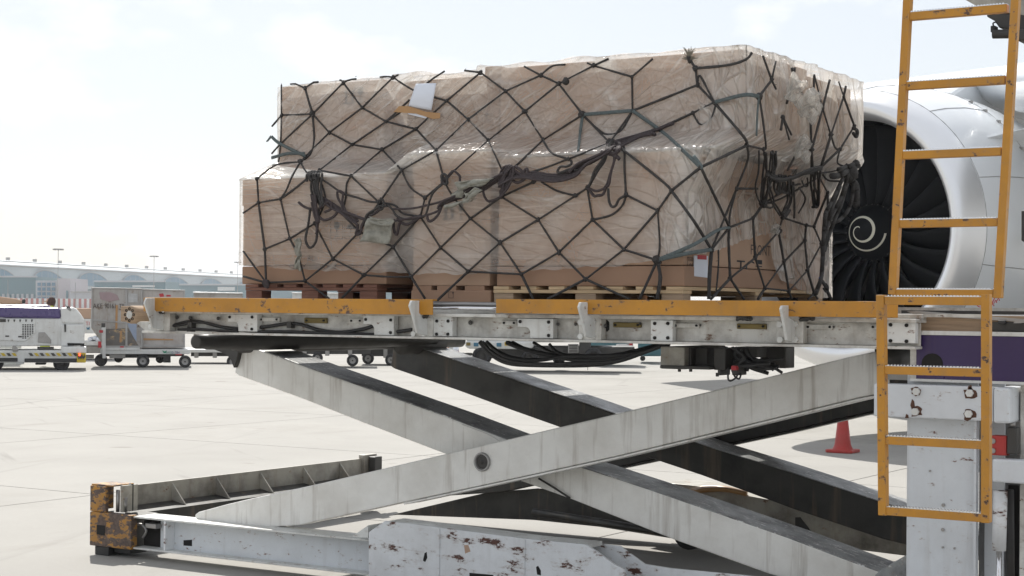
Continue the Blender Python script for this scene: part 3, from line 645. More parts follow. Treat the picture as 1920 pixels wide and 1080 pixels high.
# ================================================================== CARGO
ZP = 1.697     # top of the aluminium base pallet
ap = MB().box(-7.02, -3.85, 7.86, 10.15, ZP-.014, ZP).build('air_cargo_pallet', 'alu', bevel=.003)
tag(ap, 'flat aluminium air cargo base pallet lying on the loader deck', 'cargo pallet')
def wpallet(x0, x1, y0, y1, zt, wood_, label, blockmat):
    t = thing('wooden_pallet', label, 'pallet', ((x0+x1)/2, (y0+y1)/2, ZP), 'wooden pallets under the freight')
    n = 7; bw = .10; s = None
    ths = .018
    for k in range(n):       # top boards run away from the viewer
        X = x0+bw/2+(x1-x0-bw)*k/(n-1)
        if s is None: s = MB().box(X-bw/2, X+bw/2, y0, y1, zt-ths, zt).build('top_board', wood_, t, bevel=.002)
        else: inst(s, 'top_board', t, (X, s.location.y, s.location.z))
    for Y in (y0, (y0+y1)/2-.05, y1-.1): MB().box(x0, x1, Y, Y+.1, zt-2*ths-.001, zt-ths-.001).build('stringer_board', wood_, t, bevel=.002)
    for Y in (y0+.003, (y0+y1)/2-.045, y1-.097):
        for X in (x0, (x0+x1)/2-.065, x1-.13): MB().box(X+.002, X+.128, Y, Y+.09, ZP+.016, zt-2*ths-.002).build('block', blockmat, t, bevel=.003)
    for Y in (y0, (y0+y1)/2-.05, y1-.1): MB().box(x0, x1, Y+.002, Y+.098, ZP+.001, ZP+.015).build('bottom_board', wood_, t)
    return t
wpallet(-6.93, -5.93, 7.98, 9.9, 1.822, 'redwood', 'reddish wooden pallet under the leftmost cardboard crate', 'redwood')
wpallet(-5.12, -3.95, 7.97, 9.9, 1.812, 'pine', 'pale pine pallet with chipboard blocks under the large right-hand boxes', 'chip')
def carton(x0, x1, y0, y1, z0, z1, label, mat='card', grp='cardboard boxes of the freight load'):
    o = MB().box(x0, x1, y0, y1, z0, z1)
    o = o.build('cardboard_box', mat, bevel=.006); return tag(o, label, 'box', grp)
L1 = carton(-6.972, -5.88, 8.0, 9.9, 1.936, 2.462, 'wide lower box at the left end with glass and umbrella symbols')
def lid(par, x0, x1, y0, z0, z1, mat): MB().box(x0, x1, y0-.005, y0-.0005, z0, z1).build('lid_flap', mat, par, bevel=.001)
lid(L1, -6.975, -5.878, 8.0, onY(620, 381, 8).z, 2.463, 'card')
L1b = carton(-6.972, -5.875, 7.995, 9.9, 1.824, 1.932, 'low brown tray showing below the film at the left end', 'card2')
L1c = carton(-5.86, -5.72, 8.25, 9.85, 1.824, 1.94, 'narrow dark box recessed between left and middle boxes', 'card2')
L2 = carton(-5.69, -5.165, 8.0, 9.9, 1.815, 2.565, 'narrow middle lower box with upward arrows, standing on a printed tray')
lid(L2, -5.692, -5.163, 8.0, 2.43, 2.566, 'card')
L2b = carton(-5.695, -5.15, 7.99, 9.9, ZP+.001, 1.79, 'printed cardboard tray just above the gap between yellow rails', 'card2')
sp = MB()
for X in (-5.69, -5.52, -5.33): sp.box(X, X+.13, 8.0, 9.8, 1.7905, 1.8145)
for k_ in range(0): pass
o = sp.build('tray_lip', 'card2', L2b)
L3 = carton(-5.11, -3.965, 8.0, 9.42, 1.925, 2.52, 'large lower box at the right with code printed top right')
lid(L3, -5.112, -3.963, 8.0, onY(1130, 329, 8).z, 2.521, 'card'); MB().box(-3.9645, -3.960, 7.998, 9.42, onX(1330, 325, -3.96).z, 2.521).build('lid_flap', 'card', L3)
L3b = carton(-5.115, -3.957, 7.995, 9.43, 1.814, 1.921, 'low brown base tray under the large right-hand box', 'card2')
L4 = carton(-5.11, -3.965, 9.44, 9.95, 1.814, 2.50, 'box behind the large one marked FRONT, beside the hanging film', 'card2')
U1 = carton(-6.98, -6.165, 8.35, 9.9, 2.575, 3.075, 'upper box at the left end with arrows and glass printed on it', 'card3')
U2 = carton(-6.04, -5.45, 8.38, 9.9, 2.575, 3.055, 'upper box behind the white paper sheet', 'card')
U3 = carton(-5.435, -5.335, 8.345, 9.9, 2.575, 3.10, 'thin upright reddish box with small print between upper boxes', 'card2')
U4 = carton(-5.33, -3.80, 8.35, 9.25, 2.575, 3.085, 'largest upper box on the right corner of the load', 'card3')
U5 = carton(-5.33, -3.80, 9.27, 9.95, 2.575, 3.05, 'rear upper box on the engine side of the load', 'card')
# prints
def quadF(px, par, mat, Y, name='print'):   # flat print on a front face
    return MB().prism([onY(a, b, Y) for a, b in px], (0, .0006, 0)).build(name, mat, par)
def arrow(x0, y0, x1, y1, Y, par):
    w = x1-x0; xm = (x0+x1)/2
    quadF([(xm, y0), (x1, y0+w*.9), (xm+w*.22, y0+w*.9), (xm+w*.22, y1), (xm-w*.22, y1), (xm-w*.22, y0+w*.9), (x0, y0+w*.9)], par, 'ink', Y)
def glass(x0, y0, x1, y1, Y, par):
    w = x1-x0; h = y1-y0; xm = (x0+x1)/2
    quadF([(x0, y0), (x1, y0), (x1-w*.05, y0+h*.35), (xm+w*.18, y0+h*.52), (xm+w*.07, y0+h*.56), (xm+w*.07, y1-h*.07), (x1-w*.15, y1-h*.04), (x1-w*.15, y1),
           (x0+w*.15, y1), (x0+w*.15, y1-h*.04), (xm-w*.07, y1-h*.07), (xm-w*.07, y0+h*.56), (xm-w*.18, y0+h*.52), (x0+w*.05, y0+h*.35)], par, 'ink', Y)
def frame_(x0, y0, x1, y1, Y, par, t=.8):
    for q in ((x0, y0, x1, y0+t), (x0, y1-t, x1, y1), (x0, y0+t, x0+t, y1-t), (x1-t, y0+t, x1, y1-t)):
        quadF([(q[0], q[1]), (q[2], q[1]), (q[2], q[3]), (q[0], q[3])], par, 'ink', Y)
YU = 8.3485
arrow(645, 167, 653, 193, YU, U1); arrow(657, 167, 665, 193, YU, U1); quadF([(644, 193), (662, 192), (662, 194.5), (644, 195.5)], U1, 'ink', YU)
glass(670, 163, 681, 193, YU, U1)
YL = 7.9985-.005
frame_(619.5, 411, 642.5, 448, YL, L1); frame_(646, 411, 670, 448, YL, L1); glass(626, 416, 636.5, 444, YL, L1)
quadF([(649, 430), (651, 423), (657, 420), (664, 424), (666, 430), (660, 428.5), (657, 430), (653, 428.5)], L1, 'ink', YL)
quadF([(656.6, 430), (657.6, 430), (657.6, 441), (655, 444), (652, 441), (653, 440), (655, 442), (656.6, 440)], L1, 'ink', YL)
frame_(674, 411, 700, 448, YL, L1)
quadF([(833, 386), (838, 386), (838, 409), (833, 409)], L2, 'ink', YL); quadF([(845, 386), (850, 386), (850, 409), (845, 409)], L2, 'ink', YL); quadF([(831, 410), (852, 410), (852, 412), (831, 412)], L2, 'ink', YL); glass(860, 380, 868, 411, YL, L2)
text('RL1', 'print', 'ink', .045, onY(577, 489, YL), X1, Z1, L1)
text('1200 X 1100 X 640', 'print', 'ink', .045, onY(541, 505, YL), X1, Z1, L1, 1.0)
text('CO830/2', 'print', 'ink', .032, onY(1221, 308, YL), X1, Z1, L3, 1.0)
text('54 53  20 176', 'print', 'ink', .020, onY(1146, 315, YL), X1, Z1, L3)
text('max 4 bar', 'print', 'ink', .020, onY(1118, 317, YL), X1, Z1, L3, .6)
for k in range(7):
    for j in range(4): quadF([(1160+k*5, 292+j*3), (1163.5+k*5, 292+j*3), (1163.5+k*5, 294+j*3), (1160+k*5, 294+j*3)], L3, 'ink', YL, 'print') if (k+j) % 1 == 0 else None
frame_(913, 213, 921, 224, 8.3435, U3, .6); quadF([(911, 212), (914, 212), (914, 222), (911, 222)], U3, 'ink', 8.3435); text('110', 'print', 'ink', .018, onY(912, 230, 8.3435), X1, Z1, U3)
frame_(841, 547, 850, 559, 7.989, L2b, .6); quadF([(848, 547), (851, 547), (849, 552)], L2b, 'ink', 7.989); text('110', 'print', 'ink', .016, onY(839, 571, 7.989), X1, Z1, L2b)
XS = -3.9635
text('FRONT', 'print', 'inkb', .082, onX(1407, 477, XS), Y1, Z1, L3, 1.05)
text('max', 'print', 'inkb', .048, onX(1288, 489, XS), Y1, Z1, L3, 1.05); text('Load', 'print', 'inkb', .052, onX(1288, 502, XS), Y1, Z1, L3, 1.05); text('700 kg', 'print', 'inkb', .048, onX(1288, 516, XS), Y1, Z1, L3, 1.05)
text('TC', 'print', 'ink', .10, onX(1381, 511, XS), Y1, Z1, L3, 1.9); text('CO830/2', 'print', 'inkb', .036, onX(1415, 512, XS), Y1, Z1, L3, .9)
def quadX(px, par, mat, X, name): return MB().prism([onX(a, b, X) for a, b in px], (-.0008, 0, 0)).build(name, mat, par)
quadX([(1420, 487), (1429, 488), (1429, 496), (1420, 495)], L3, 'ink', XS, 'print'); quadX([(1417, 498), (1429, 499), (1429, 501), (1417, 500)], L3, 'ink', XS, 'print')
# taped waybill pouch
po = MB().prism([onX(a, b, -3.955) for a, b in ((1302, 479), (1328, 480), (1327, 521), (1302, 518))], (-.006, 0, 0)).build('document_pouch', 'paper', bevel=.002)
tag(po, 'white document pouch with a red top stuck beside max Load print', 'document pouch')
MB().prism([onX(a, b, -3.9535) for a, b in ((1308, 478), (1325, 479), (1325, 487), (1308, 486))], (-.001, 0, 0)).build('red_label', 'red', po)
quadX([(1457, 497), (1470, 500), (1470, 518), (1457, 516)], L3, 'paper', -3.961, 'label')

# ------------------------------------------------------------------ hull of the wrapped load
XLh, YBK, ZTh = -6.985, 10.0, 3.098
def lerp(a, b, t): return a+(b-a)*min(1, max(0, t))
def zs_(x): return float(np.interp(x, [-7, -5.86, -5.70, -5.15, -5.05, -3], [2.468, 2.468, 2.572, 2.572, 2.53, 2.53]))
def hyf(z, x=-4.5): return lerp(7.965, 8.325, (z-zs_(x))/.13)
def hxr(z): return lerp(-3.93, -3.755, (z-2.30)/.30)
def hzt(x): return ZTh
def sdist(p): return max(XLh-p.x, p.x-hxr(p.z), hyf(p.z, p.x)-p.y, p.y-YBK, p.z-ZTh)
def onH(px, py, off=0.):
    d = ray(px, py); best = (9, 0); t0 = 7.5; prev = None
    for i in range(320):
        t = 7.5+i*.015; s = sdist(CAM+d*t)-off
        if s < best[0]: best = (s, t)
        if s <= 0:
            lo, hi = t-.015, t
            for _ in range(12):
                mid = (lo+hi)/2
                if sdist(CAM+d*mid)-off <= 0: hi = mid
                else: lo = mid
            return CAM+d*hi
    return CAM+d*best[1]
# ------------------------------------------------------------------ stretch film
def vnoise(u, v, seed):
    rs = np.random.RandomState(seed); G = rs.rand(256, 256)
    i = np.floor(u).astype(int); j = np.floor(v).astype(int); fu = u-i; fv = v-j
    fu = fu*fu*(3-2*fu); fv = fv*fv*(3-2*fv); g = lambda a, b: G[a % 256, b % 256]
    return (g(i, j)*(1-fu)+g(i+1, j)*fu)*(1-fv)+(g(i, j+1)*(1-fu)+g(i+1, j+1)*fu)*fv
def ridge(u, v, s): return 1-np.abs(2*vnoise(u, v, s)-1)
def fold(u, v, s): return ridge(u+.6*vnoise(u*.7, v*.2, s+9), v+1.3*vnoise(u*.9, v*.12, s+5), s)**2
def sheet(name, s0, s1, zlo, zhi, NS, NT, off, label, top=False, seed=1, group=None):
    """film between perimeter stations s0..s1 (1..2 front, 2..3 engine side) and height functions zlo(s), zhi(s)"""
    S = np.linspace(s0, s1, NS); T = np.linspace(0, 1, NT)
    ss, tt = np.meshgrid(S, T, indexing='ij')
    lo = np.array([zlo(s) for s in S])[:, None]; hi = np.array([zhi(s) for s in S])[:, None]
    z = lo+(hi-lo)*tt
    xr = -3.93+.175*np.clip((z-2.30)/.30, 0, 1); xl = XLh
    q = np.floor(ss).clip(0, 3); f = ss-q
    x = np.where(q == 0, xl, np.where(q == 1, xl+(xr-xl)*f, np.where(q == 2, xr, xr+(xl-xr)*f)))
    zs = np.interp(x, [-7, -5.86, -5.70, -5.15, -5.05, -3], [2.468, 2.468, 2.572, 2.572, 2.53, 2.53])
    k = np.clip((z-zs)/.13, 0, 1); k = np.where(q == 0, np.clip((z-2.468)/.13, 0, 1), k); yf = 7.965+.36*k
    y = np.where(q == 0, YBK+(yf-YBK)*f, np.where(q == 1, yf, np.where(q == 2, yf+(YBK-yf)*f, YBK)))
    nx = np.where(q == 0, -1., np.where(q == 2, 1., 0.)); ny = np.where(q == 1, -1., np.where(q == 3, 1., 0.))
    Ld = np.where(q % 2 == 1, (xr-xl), (YBK-yf)); d0 = f*Ld; d1 = (1-f)*Ld; r = .035
    cr = np.minimum(np.minimum(d0, d1), r); inw = r-np.sqrt(np.maximum(r*r-(r-cr)**2, 0))
    w_ = np.where(np.minimum(d0, d1) < r, 1-np.minimum(d0, d1)/r, 0)*.7
    # arc length u
    u = np.where(q == 0, f*2.0, np.where(q == 1, 2.0+(x-xl), np.where(q == 2, 5.05+(y-yf), 7.1+f*3)))
    side = np.clip((u-4.75)/.5, 0, 1)*np.where(u > 7.0, 0, 1)
    lowf = 1-np.clip((z-zs)/.06+.5, 0, 1)
    # gaps between boxes: film sags inwards
    def gap(a, b, zz): return np.where((q == 1) & zz, np.clip(np.minimum(x-a, b-x)/(.5*(b-a)), 0, 1), 0)
    sag = .018*gap(-5.88, -5.69, z < 2.46)+.02*gap(-6.165, -6.03, z > 2.62)+.014*gap(-5.165, -5.1, z < 2.5)
    d = off-inw-sag
    d = d+(1-side)*(.0009*ridge(u*1.0, z*30+u*.6, seed)*lowf+.011*fold(u*.9+z*1.6, (z-u*.55)*5.0, seed+1)*(1-lowf)+.004*fold(u*1.5, z*7.0, seed+2))
    d = d+side*(-.026+.030*fold((u+z*.4)*4.5, (z+u*.6)*1.1, seed+3)+.008*fold(u*9, (z-u)*3, seed+4)+.022*vnoise(u*2.0, z*1.6, seed+6))
    d = d+.0015*vnoise(u*30, z*30, seed+7)
    for (bx, by, br_, ba) in bulges:
        c = onH(bx, by); cu = 5.05+(c.y-hyf(c.z, c.x)) if c.x > -3.97 else 2.0+(c.x-xl)
        rr = ((u-cu)**2+(z-c.z)**2*.8)/(br_*br_); d = d+.55*ba*np.exp(-rr*1.4)*np.where(q == 2, 1, .0 if c.x > -3.97 else 1)
    d = np.where((q == 2) | (q == 1), d, off-inw)
    # tent between the box tiers hangs freely
    X = x+nx*d; Y = y+ny*d; Z = z
    # gathered, draped top edge
    vs = np.stack([X, Y, Z], -1).reshape(-1, 3); N = NS*NT
    idx = np.arange(N).reshape(NS, NT)
    fs = np.stack([idx[:-1, :-1], idx[1:, :-1], idx[1:, 1:], idx[:-1, 1:]], -1).reshape(-1, 4)
    uvc = np.stack([u, z], -1).reshape(-1, 2); crv = np.clip(.08+side*.9+np.where(z > 2.55, .12, 0), 0, 1).reshape(-1)
    vs = vs.tolist(); fs = fs.tolist(); uvc = uvc.tolist(); crv = crv.tolist()
    if top:
        # cover sheet over the roof of the load
        M_ = 26; base_i = len(vs); rows = []
        cx0, cy0 = -5.37, 9.15
        edge = idx[:, -1]; prevrow = edge.tolist()
        for a in range(1, M_+1):
            t = a/M_; row = []
            for n_, e in enumerate(edge.tolist()):
                ex, ey, ez = vs[e]; px_ = ex+(cx0-ex)*t; py_ = ey+(cy0-ey)*t
                row.append(len(vs)); vs.append([px_, py_, ez+.012*min(1, t*12)+.010*math.sin(n_*.21+a)*math.exp(-t*3)]); uvc.append([px_*1.0+py_, py_]); crv.append(.3)
            for n_ in range(NS-1): fs.append([prevrow[n_], prevrow[n_+1], row[n_+1], row[n_]])
            prevrow = row
    me = bpy.data.meshes.new(name); me.from_pydata(vs, [], fs)
    uvl = me.uv_layers.new(name='UVMap'); li = np.zeros(len(me.loops), dtype=np.int32); me.loops.foreach_get('vertex_index', li)
    uvl.data.foreach_set('uv', np.array(uvc)[li].astype(np.float32).ravel())
    at = me.attributes.new('crumple', 'FLOAT', 'POINT'); at.data.foreach_set('value', np.array(crv, dtype=np.float32))
    me.polygons.foreach_set('use_smooth', [True]*len(me.polygons)); me.materials.append(M['film'])
    o = bpy.data.objects.new(name, me); COL.objects.link(o); WL[o.name] = V((0, 0, 0)); tag(o, label, 'plastic film', group); return o
bulges = [(1478, 190, .20, .075), (1520, 215, .13, .085), (1500, 290, .15, .06), (1450, 160, .13, .04), (1440, 232, .16, .05), (1560, 190, .2, .03), (1480, 262, .10, .05), (1455, 330, .16, .04), (1500, 420, .18, .05), (1436, 420, .10, .03), (1515, 520, .15, .04), (1400, 330, .12, .03)]
def s_of(px, py):
    c = onH(px, py)
    if c.y < hyf(c.z, c.x)+.02 and c.x < hxr(c.z)-.02: return 1+(c.x-XLh)/(hxr(c.z)-XLh), c.z
    return 2+(c.y-hyf(c.z, c.x))/(YBK-hyf(c.z, c.x)), c.z
edge_px = [(452, 497), (500, 500), (545, 505), (650, 508), (768, 513), (860, 514), (930, 512), (1040, 505), (1151, 499), (1227, 490), (1262, 481), (1328, 472), (1380, 455), (1439, 436), (1441, 446), (1447, 480), (1456, 512), (1466, 527), (1490, 540), (1515, 556), (1536, 558)]
ed = [s_of(*p) for p in edge_px]; es = [a for a, b in ed]; ez = [b for a, b in ed]
for i in range(1, len(es)): es[i] = max(es[i], es[i-1]+.0015)
def zlow(s):
    if s <= 1: return ez[0]+.05*(1-s)
    if s >= 3: return ez[-1]
    return float(np.interp(s, es, ez))+.004*math.sin(s*60)+.003*math.sin(s*147)
def zsS(s): return zs_(XLh if s < 1 else (XLh+3.05*(s-1) if s < 2 else (-3.9 if s < 3 else -3.9-3.05*(s-3))))
sheet('stretch_film', .0, 3.0, zlow, lambda s: zsS(s)+.004, 760, 60, .006, 'stretch film wrapped round the lower boxes, lifted at the marked corner', seed=11, group='stretch film round the load')
sheet('stretch_film', .0, 3.05, lambda s: zsS(s)-.012+.004*math.sin(s*19), lambda s: ZTh+.004*math.sin(s*23)+.003*math.sin(s*61)-(.022 if (s < 1.28 or s > 3.7) else (.03 if 1.33 < s < 1.47 else 0)), 760, 56, .010, 'crumpled film draped over the upper boxes and roof of the load', top=True, seed=31, group='stretch film round the load')
# loose tails of film gathered on the engine side
def tuft(px, py, r, n, label, seed):
    random.seed(seed); c = onH(px, py, .05); vs = []; fs = []; uv = []
    K, J = 14, 40
    for i in range(K):
        t = i/(K-1)
        for j in range(J):
            a = j/J*6.283; rr = r*(.08+math.sin(t*2.6)*.9)*(1+.28*math.sin(a*n+seed)+.14*math.sin(a*(n*2+1)+t*3))
            vs.append((c.x+.03+t*r*1.1+.02*math.sin(a*3), c.y+math.cos(a)*rr, c.z+math.sin(a)*rr*1.15+t*.03)); uv.append((a*.3, t*.4))
    for i in range(K-1):
        for j in range(J): fs.append((i*J+j, i*J+(j+1) % J, (i+1)*J+(j+1) % J, (i+1)*J+j))
    me = bpy.data.meshes.new('film_knot'); me.from_pydata(vs, [], fs); l = me.uv_layers.new(name='UVMap')
    li = np.zeros(len(me.loops), dtype=np.int32); me.loops.foreach_get('vertex_index', li); l.data.foreach_set('uv', np.array(uv)[li].astype(np.float32).ravel())
    at = me.attributes.new('crumple', 'FLOAT', 'POINT'); at.data.foreach_set('value', np.full(len(vs), .9, np.float32))
    me.polygons.foreach_set('use_smooth', [True]*len(me.polygons)); me.materials.append(M['film'])
    o = bpy.data.objects.new('film_knot', me); COL.objects.link(o); return o
f1 = bpy.data.objects['stretch_film.001']; f0 = bpy.data.objects['stretch_film']
for a in ((1492, 206, .075, 5, '', 2), (1508, 196, .055, 6, '', 4), (1468, 178, .07, 4, '', 6), (1484, 285, .06, 5, '', 8)):
    o = tuft(*a); o.parent = f1
o = tuft(1440, 436, .022, 5, '', 3); o.parent = f0
# paper sheet and tape on the upper film
c = [(780, 157), (818, 156), (812, 178), (809, 207), (766, 197), (770, 178)]
pts = []
nx_, ny_ = 8, 10; b = MB()
for j in range(ny_+1):
    t = j/ny_
    xl2 = 780+(766-780)*t; xr2 = 818+(809-818)*t; yl = 157+(199-157)*t; yr = 156+(207-156)*t
    for i in range(nx_+1):
        s = i/nx_; p = onH(xl2+(xr2-xl2)*s, yl+(yr-yl)*s, .03+.018*math.sin(t*3.0)+.006*math.sin(s*3)); b.v.append(tuple(p))
for j in range(ny_):
    for i in range(nx_): b.f.append((j*9+i, j*9+i+1, (j+1)*9+i+1, (j+1)*9+i))
pa = b.build('paper_sheet', 'paper', smooth=True); sol = pa.modifiers.new('thickness', 'SOLIDIFY'); sol.thickness = .0015
tag(pa, 'curling white paper sheet taped high on the wrapped load', 'paper')
MB().prism([onH(a, b_, .034) for a, b_ in ((765, 214), (766, 208), (806, 216), (798, 222))], (0, -.0012, 0)).build('paper_corner', 'paper', pa)
tp = MB().prism([onH(a, b_, .040) for a, b_ in ((748, 199), (766, 199), (800, 210), (826, 212), (825, 222), (812, 223), (780, 213), (738, 210))], (0, -.0015, 0)).build('packing_tape', 'tape', pa)

# ------------------------------------------------------------------ cargo net
NET = thing('cargo_net', 'dark knotted cargo net stretched over the wrapped boxes', 'cargo net', (-5.4, 8.0, ZP))
N = dict(a1=(572, 165), a2=(643.5, 155), a3=(737, 145), a4=(901, 136), a5=(586, 214), a6=(528, 216), a7=(679, 202), a8=(724, 228), a9=(617.5, 248.5), a10=(780, 242), a11=(837.5, 189),
 a12=(878, 224), a13=(660.5, 271), a14=(716.5, 280.5), a15=(817.5, 282), a16=(915.7, 263.3), a17=(563, 304), a18=(599, 319.6), a19=(658, 330), a20=(753, 319), a21=(482, 335), a22=(833.6, 340),
 b2=(484.7, 380), b3=(526, 373), b4=(496.4, 467), b5=(543.3, 447.6), b6=(499, 530), b7=(624, 485.4), b8=(590, 419), b9=(572, 527), b10=(673.5, 434.6), b11=(737, 462.7), b12=(682.6, 515.8), b13=(711, 380),
 b14=(797, 370.8), b15=(788, 406), b16=(771, 519), b17=(826, 464.5), b18=(882, 410), b19=(878, 509), c1=(940, 369), c2=(1009, 412), c3=(937.6, 454.8), c4=(1047.8, 473), c5=(977.8, 514.4),
 c6=(1098, 523.5), c7=(1169.6, 467.8), c8=(1111, 412), c9=(1101, 352.4), c10=(1173.5, 365.4), c11=(1233, 395), c12=(1259, 357.6), c13=(1232, 488), c14=(1079, 366.7), c15=(1001, 340.7),
 d1=(1014, 141), d2=(1048, 157), d3=(1113, 123), d4=(1185, 144), d5=(948, 171), d6=(984, 209), d8=(1018, 262.4), d9=(1092.5, 215), d10=(1186, 207.5), d11=(1066, 298), d12=(1143, 268),
 e1=(1293, 111), e2=(1304, 128), e3=(1307.8, 159.4), e4=(1339, 192), e5=(1299, 212), e6=(1423, 181), e7=(1400.4, 272.5), e8=(1313.8, 313.5), e9=(1447, 150), e10=(1431.7, 279.8), e11=(1488, 145),
 e12=(1468, 219.6), e13=(1542.4, 202.7), e14=(1582, 181), e15=(1558, 253), e16=(1602, 236.4), e17=(1575, 280), e18=(1522, 280), e19=(1539, 314),
 f2=(1381, 353.7), f3=(1368, 426.3), f4=(1334, 468), f5=(1412, 409.4), f6=(1467.8, 408), f7=(1511.8, 422.4), f8=(1526, 425), f9=(1460, 434), f10=(1509, 451), f11=(1540, 457.4), f12=(1416, 483.3),
 f13=(1470, 491), f14=(1514, 506.6), f15=(1369, 522), f16=(1434, 540.4), f17=(1479.4, 545.5), f18=(1527, 550.7), f19=(1552, 361.5), f20=(1431.5, 382))
CORDS = """a1 596.7,148;a1 544.6,153;a2 637,146.4;a2 668,142.5;a3 712.5,141;a3 747.7,140;a6 527.6,155.5;a6 509.8,237;a1 a5!;a5 a6;a5 a2;a2 a7;a3 a7;a7 a9;a7 a8;a5 a9;a5 529,267 509.6,288;a6 526,268 522.4,304
a8 768,187~;a8 a13;a9 a13;a9 583,283 a17;a5 589,262 582,288 a17!;a17 540,306 511,310;a17 548,330 537,356 b3!;a17 578,325 a18;a3 775,169 810,181 a11;a8 770,196 800,157 833.6,133.4;a4 871,132;a4 a11;a21 518.5,309 a17;a10 a8;a10 a11;a10 a14;a10 a15
a11 a12;a12 a15;a12 a16;a12 d5;a13 a14;a13 a18;a14 a19;a14 a20;a15 a20;a15 a22;a16 852,319.6 a22;a18 a19;a19 650,345 648,372 640,402;a19 b13;a20 b13;a20 770,352 b14;a4 d5;a21 b2!;b2 b3;b2 456,399.4;b2 b4!
b4 b5;b4 b6!;b3 b5;b3 555,352 576,335 a18!;b5 559,480 b9;b5 b8;b6 456,518;b6 456,471;b6 b9;b8 b7;b8 603,395 610,370 599,335;b7 b10;b7 b12;b7 b9;b9 617.5,560;b12 640,560!;b10 b11;b10 b13;b10 640,400 606,372;b11 b12;b11 b15;b11 b16;b12 730,519 b16
b15 b17;b17 b16;b16 797,560!;b17 b18;b17 b19;b18 847,365 a22;b18 c1;b18 c3;b19 c5;b19 815,568!;b19 c3;b14 b15;b14 a22;b13 740,385 755,400 b15;c1 c15;c1 c2;c2 c3;c2 c14;c2 c4;c3 c5;c4 c5;c4 c8;c4 c6;c6 c7;c8 c7;c8 c9;c8 1146,403 1167,385 c10
c10 1171,320 1168,270 d12;c10 c11;c11 c12;c11 c7;c11 1237,460 c13;c7 c13;c12 e8;c12 1241.7,340 1170,283 d12!;c6 1027,561!;c6 1180,561!;c5 1000,561!;c12 1300,413 f4!;c14 c9;c14 1045,358 1015,341
d1 983,124.5;d1 1035,124 1060,121;d1 d2;d1 d5;d5 d6;d2 d6;d2 d3;d2 d9;d3 1141,110;d3 1101,118;d3 d4;d4 1224,110;d4 d10;d6 a16;d6 d8;d8 d9;d9 1117,239 1138,252 1165,244 d10;d9 d12;d10 d12;d10 e3!;d8 967,311 940,330;d8 1035,287 d11;d11 d12;d11 1006,320 940,335;d12 1230,242 e5!;a16 939.7,316
e1 e2!;e2 e3!;e3 e4!;e2 1365,122 1399,111 1410,98!;e3 1312,142 1329,172 e4;e4 e5;e5 1313,233 1332,224 1341,200 e4;e4 1395,178 e6;e4 1394,256 e7!;e7 e8!;e7 1402,300 f2!;e7 e10;e6 e9!;e9 1430.5,105!;e9 1454.6,115;e6 1428,207 1436,272 e10;e8 1250,254 d10!;e8 1368,426!;e8 c12!
e9 1455,167;e11 1484.7,127!;e11 1490,127!;e11 1475,194!;e11 1510,186;e12 1464,244!;e12 1484,253;e13 1526.8,140;e13 1555.7,150!;e13 e18!;e13 e15;1526.8,140 1525,175 1518,196!;e14 1572.5,153;e14 1586,162!;e14 e15;e14 e16;e16 e17;e15 1566,277 e17;e15 e19!;e17 e19!;e17 1570,304 1580,311;1520,228 1522,284 1524,321!;1503,258 1489,295 1476,320!
e18 1521,320;f2 f4!;f2 1369,400 f3;f2 1421,353.7;f3 f5;f3 f4;f3 1366,450 f15!;f5 f20!;f5 f12!;f15 f12;f15 1395,561!;f15 1333,561!;f12 f9;f9 f6;f9 f13!;f12 f16!;f13 f16;f13 f17!;f16 f17;f16 1421,561!;f17 1484.6,561!;f17 f14;f14 f10!;f10 f7!;f10 f13;f14 f11;f14 f18!;f18 1515,561;f18 1533,560;f18 1540,510 f11!;f6 f7;f7 f8;f8 f11;f8 f19!;f6 1452,382 f20;f19 1537.8,335.6;f19 1551,410 f11!
f20 1430,350 1440,320;e10 1440,330 1462,345;f20 1480,352 1500,345;f20 1465,372 1530,335;f4 1330,520 1329,561!!;f4 1250,478;c13 1238,520 1232,561!!;c13 1218,520 1199,561!;1347,468 1347,500 1343,545;e12 1480,262"""
def P_(t):
    if t in N: return N[t], t
    a, b = t.split(','); return (float(a), float(b)), None
def onS(px, py, off):
    p = onH(px, py, 0); k = min(1, max(0, (p.x-hxr(p.z)+.12)/.12)); return onH(px, py, off+.050*k)
segs = []
for row in CORDS.replace('\n', ';').split(';'):
    wgt = row.count('!'); row = row.replace('!', '').replace('~', '').split()
    segs.append((wgt, [P_(t) for t in row]))
random.seed(5)
def dense(pts, k):
    o = []
    P2 = [V((a, b, 0)) for a, b in pts]
    if len(P2) > 2: P2 = smooth_path(P2, k)
    else:
        n = max(3, int((P2[1]-P2[0]).length/9)); P2 = [P2[0].lerp(P2[1], i/n) for i in range(n+1)]
    return P2
for wgt, pts in segs:
    pp_ = dense([p for p, _ in pts], 7)
    lift = .022 if wgt else .020
    r = (.0061, .0077, .0112)[min(wgt, 2)]
    line = [onS(p.x, p.y, lift) for p in pp_]
    for p in line: p.z = min(p.z, ZTh+(.004 if p.x > -6.1 else -.016))
    MB().tube(line, r*random.uniform(.92, 1.08), 7, flat=random.choice((.75, .9, 1)), wob=.10).build('net_cord', 'cord', NET, smooth=True)
for t in ('d9 d10', 'd10 1250,254 e8 1300,292', 'd9 1089,240 1084,283', 'e4 1395,178 e6', 'e6 1420,215 1418.5,255', 'c13 1300,459 1345,432 f3', '509,256 526,270 573,293', '509,296 540,288 571,288', 'c13 1285,476 f4', '508,256 501,265'):
    pp_ = dense([P_(x)[0] for x in t.split()], 7)
    MB().tube([onS(p.x, p.y, .031) for p in pp_], .0105, 8, flat=.35).build('repair_strap', 'cordg', NET, smooth=True)
